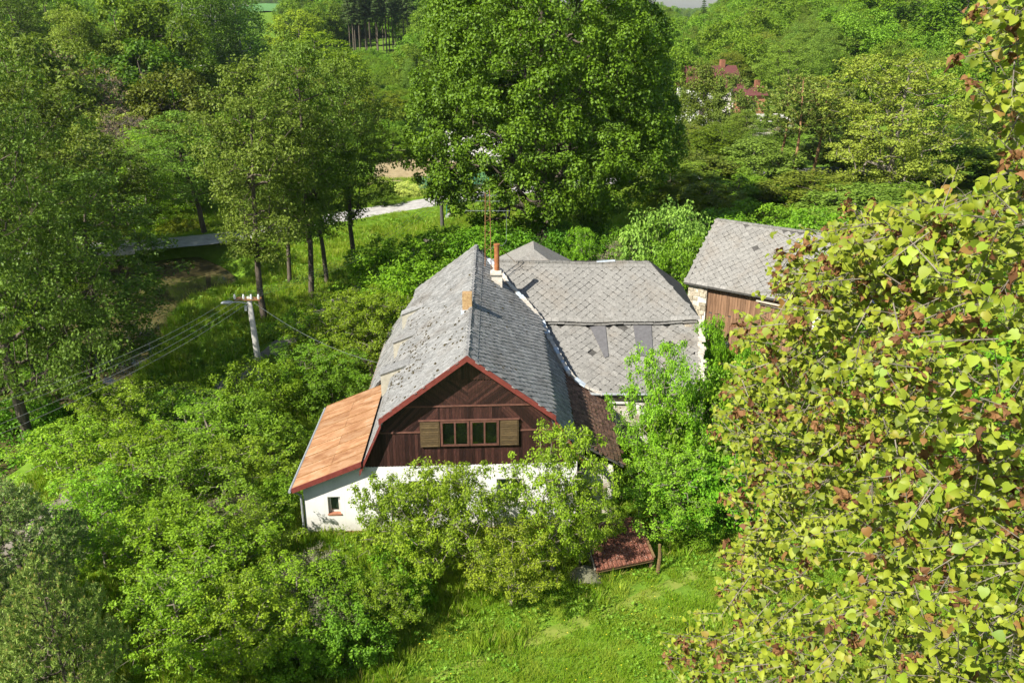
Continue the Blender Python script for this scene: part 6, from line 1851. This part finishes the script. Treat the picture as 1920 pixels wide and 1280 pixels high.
def left_edge(y):
    ys_ = [-60, 10, 60, 140, 200, 300, 335, 352, 430, 445, 540, 600, 720, 900, 1060, 1130, 1190, 1290, 1400, 1800]
    xs_ = [1840, 1840, 1832, 1812, 1800, 1865, 1850, 1720, 1530, 1478, 1425, 1395, 1348, 1335, 1352, 1345, 1245, 1230, 1200, 1150]
    return np.interp(y, ys_, xs_)
def gapfn(x, y):
    g = 0
    # open windows of the photograph where the background shows through
    for cx, cy, rx, ry, k in ((1600, 570, 60, 22, 1.), (1600, 430, 45, 18, .5), (1870, 380, 75, 60, .75), (1760, 640, 110, 45, .85), (1640, 985, 50, 22, .6), (1690, 1130, 60, 25, .6), (1520, 1000, 40, 25, .5), (1800, 330, 60, 40, .8), (1760, 250, 60, 90, 1.), (1540, 660, 40, 20, .5), (1590, 900, 30, 30, .6)):
        g = max(g, min(1, k * 1.3) * (1 if ((x - cx) / rx) ** 2 + ((y - cy) / ry) ** 2 < 1 else 0))
    return g
TW, DEP = [], []
while len(TW) < 900:
    y = rs.uniform(-40, 1750); xl = left_edge(y)
    x = xl + (48 if y < 320 else 30) + (2500 - xl) * rs.rand() ** 1.25
    if 25 < y < 300 and x > 1950 and rs.rand() < .3: continue
    if x < 1920 and y < 1280 and rs.rand() < gapfn(x, y): continue
    f = (x - 1230) / 690.0; f = min(max(f, 0), 1.6)
    d = 9.2 - 4.2 * f - .5 * max(0, (y - 1000) / 600) + (1.0 if y < 320 and x > 1800 else 0) * -.2
    inner_ = rs.rand()
    d = d + (0 if inner_ < .45 else (inner_ - .45) * 7.5 * min(1, (x - xl) / 250 + .15)) + rs.rand() * .5
    r = ray(x, y); r = r / np.linalg.norm(r); p = np.array([0, 0, CAMH]) + r * d
    if p[2] < 9: continue
    TW.append(p); DEP.append(d)
TW = np.array(TW)
TW = (TW[:, None, :] + rs.randn(len(TW), 7, 3) * np.array([.24, .24, .13])).reshape(-1, 3)
q_ = TW - np.array([0, 0, CAMH]); dd_ = q_[:, 1] * CP - q_[:, 2] * SP
U_ = 960 + FPX * q_[:, 0] / dd_; V_ = 640 - FPX * (q_[:, 1] * SP + q_[:, 2] * CP) / dd_
TW = TW[(dd_ > 4.6) & ((V_ > 1300) | (U_ > left_edge(V_) + 8 + 22 * rs.rand(len(U_))))]
LX, LY = 7.6, 9.6
trunk_pts = [np.array([LX + .2 * math.sin(z * .3), LY + .15 * math.cos(z * .4), z]) for z in np.linspace(-.3, 21.5, 12)]
innr = []
for k in rs.permutation(len(TW))[:400]:
    t = TW[k]; c = np.array([LX, LY, min(t[2] - .8, 20.0)]); q_ = rs.uniform(.25, .8); innr.append(c + (t - c) * q_ + np.array([0, 0, -.3 * (1 - q_)]))
P, par = grow(np.concatenate([np.array(innr), TW]), trunk_pts, .5)
A, B, ra, rb_, istr = skeleton(P, par, 12, .34, rs, .006, .46)
off = np.array([LX, LY, 0.0])
linden = thing("linden_tree", (LX, LY, 0), "near linden with yellow-green heart-shaped and rusty withered leaves filling the right side", "tree")
link("trunk", tubes_mesh("linden_trunk", (A[istr] - off, B[istr] - off, ra[istr], rb_[istr]), MATS["bark"], 10), linden)
LV, LF, LT, WV, WF, WT = [], [], [], [], [], []
single = []
tA, tB = [], []
nb_ = 0; nw = 0
toC = np.array([0, 0, CAMH])
for i, c in enumerate(TW):
    j = len(P) - len(TW)  # twig direction: away from the trunk
    out = unit(c - np.array([LX, LY, c[2] - 1.5])); az = rs.randn(3) * .5
    d = unit(out + az + np.array([0, 0, .15]))
    L_ = rs.uniform(.22, .48); a = c - d * L_ * .5; b = c + d * L_ * .5
    tA.append(a); tB.append(b)
    side = unit(np.cross(d, [0, 0, 1.0]))
    nl = rs.randint(6, 12); bronze = .18 if rs.rand() < .10 else .01
    for k in range(nl):
        t = (k + .5) / nl; q = a + (b - a) * t; s = 1 if k % 2 else -1
        dr = unit(side * s * (.9 - .4 * t) + d * (.4 + .7 * t) + rs.randn(3) * .3 + np.array([0, 0, -.35]))
        Nn = unit(np.array([-.36, -.42, .66]) + rs.randn(3) * .55)
        Yv = unit(dr - Nn * np.dot(dr, Nn)); Xv = np.cross(Yv, Nn)
        S = (.031 + .041 * rs.rand() ** .8) * (1 if t < .8 else .75)
        o_ = q + dr * .045
        tA.append(q); tB.append(o_ + Yv * S * .05)
        M3 = np.stack([Xv, Yv, Nn], 1)
        wv = (HVS[rs.randint(4)] * S * np.array([rs.uniform(.85, 1.1), 1, 1])) @ M3.T + o_
        tone = float(np.clip(.52 + .16 * rs.randn() + (.6 if rs.rand() < bronze else 0), 0, 1))
        single.append((np.linalg.norm(o_ - toC), wv, tone, (Xv, Yv, Nn, o_, S)))
    # withered rusty rosettes at some twig ends
    if rs.rand() < .22:
        m = rs.randint(4, 13)
        for k in range(m):
            dr = unit(d * .5 + rs.randn(3) * .8); Nn = unit(rs.randn(3) + np.array([0, 0, .4])); Yv = unit(dr - Nn * np.dot(dr, Nn)); Xv = np.cross(Yv, Nn)
            S = rs.uniform(.025, .055)
            wv = ((CV + rs.randn(*CV.shape) * .10) * S) @ np.stack([Xv, Yv, Nn], 1).T + b + rs.randn(3) * .03
            WV.append(wv); WF.append(CF + nw * len(CV)); WT += [rs.rand()] * len(CV); nw += 1
ao, bo = np.array(tA) - off, np.array(tB) - off
A2 = np.concatenate([A[~istr] - off, ao]); B2 = np.concatenate([B[~istr] - off, bo])
lens = np.linalg.norm(bo - ao, axis=1)
R1 = np.concatenate([ra[~istr], np.where(lens > .2, .005, .0014)]); R2 = np.concatenate([rb_[~istr], np.where(lens > .2, .002, .0012)])
link("branches", tubes_mesh("linden_branches", (A2, B2, R1, R2), MATS["bark_pale"], 4), linden)
# the 300 leaves that show largest inside the frame are parts of their own
def in_frame(p):
    q = p - toC; dd = q[1] * CP - q[2] * SP; u = 960 + FPX * q[0] / dd; v = 640 - FPX * (q[1] * SP + q[2] * CP) / dd
    return dd > .5 and -20 < u < 1940 and -20 < v < 1300
order = sorted(range(len(single)), key=lambda i: single[i][0] / single[i][3][4] + (0 if in_frame(single[i][3][3]) else 1e6))
big = set(order[:300])
lmesh = []
for tn in (.2, .38, .5, .65, .97):
    lmesh.append(mesh_np("leaf", HV, HF, [MATS["linden_leaf"]], tone=np.full(len(HV), tn), smooth=True))
for i in order[:300]:
    _, wv, tone, (Xv, Yv, Nn, o_, S) = single[i]
    ob = link("leaf", lmesh[int(np.argmin([abs(tone - t) for t in (.2, .38, .5, .65, .97)]))], linden)
    M = Matrix(((Xv[0] * S, Yv[0] * S, Nn[0] * S, o_[0] - off[0]), (Xv[1] * S, Yv[1] * S, Nn[1] * S, o_[1] - off[1]), (Xv[2] * S, Yv[2] * S, Nn[2] * S, o_[2] - off[2]), (0, 0, 0, 1)))
    ob.matrix_basis = M
rest = [i for i in range(len(single)) if i not in big]
V = np.concatenate([single[i][1] for i in rest]) - off
F = np.concatenate([HF + k * len(HV) for k in range(len(rest))])
T = np.repeat([single[i][2] for i in rest], len(HV))
tag(link("leaves", mesh_np("leaves", V, F, [MATS["linden_leaf"]], tone=T, smooth=True), linden), kind="stuff")
tag(link("withered_leaves", mesh_np("withered_leaves", np.concatenate(WV) - off, np.concatenate(WF), [MATS["withered_leaf"]], tone=WT), linden), kind="stuff")

# ------------------------------------------------------------------ thin summer haze
m = NT("haze_air")
pv = m.n("ShaderNodeVolumePrincipled")
pv.inputs["Color"].default_value = (0.80, 0.88, 0.97, 1)
pv.inputs["Density"].default_value = 0.00009
pv.inputs["Anisotropy"].default_value = 0.3
m.l(pv.outputs[0], m.out.inputs["Volume"])
mb = MB(); mb.box((-3100, -900, -4.5), (3100, 4600, 82))
tag(mb.build("haze", MATS["haze_air"]), "thin pale summer haze over the whole valley", kind="stuff")
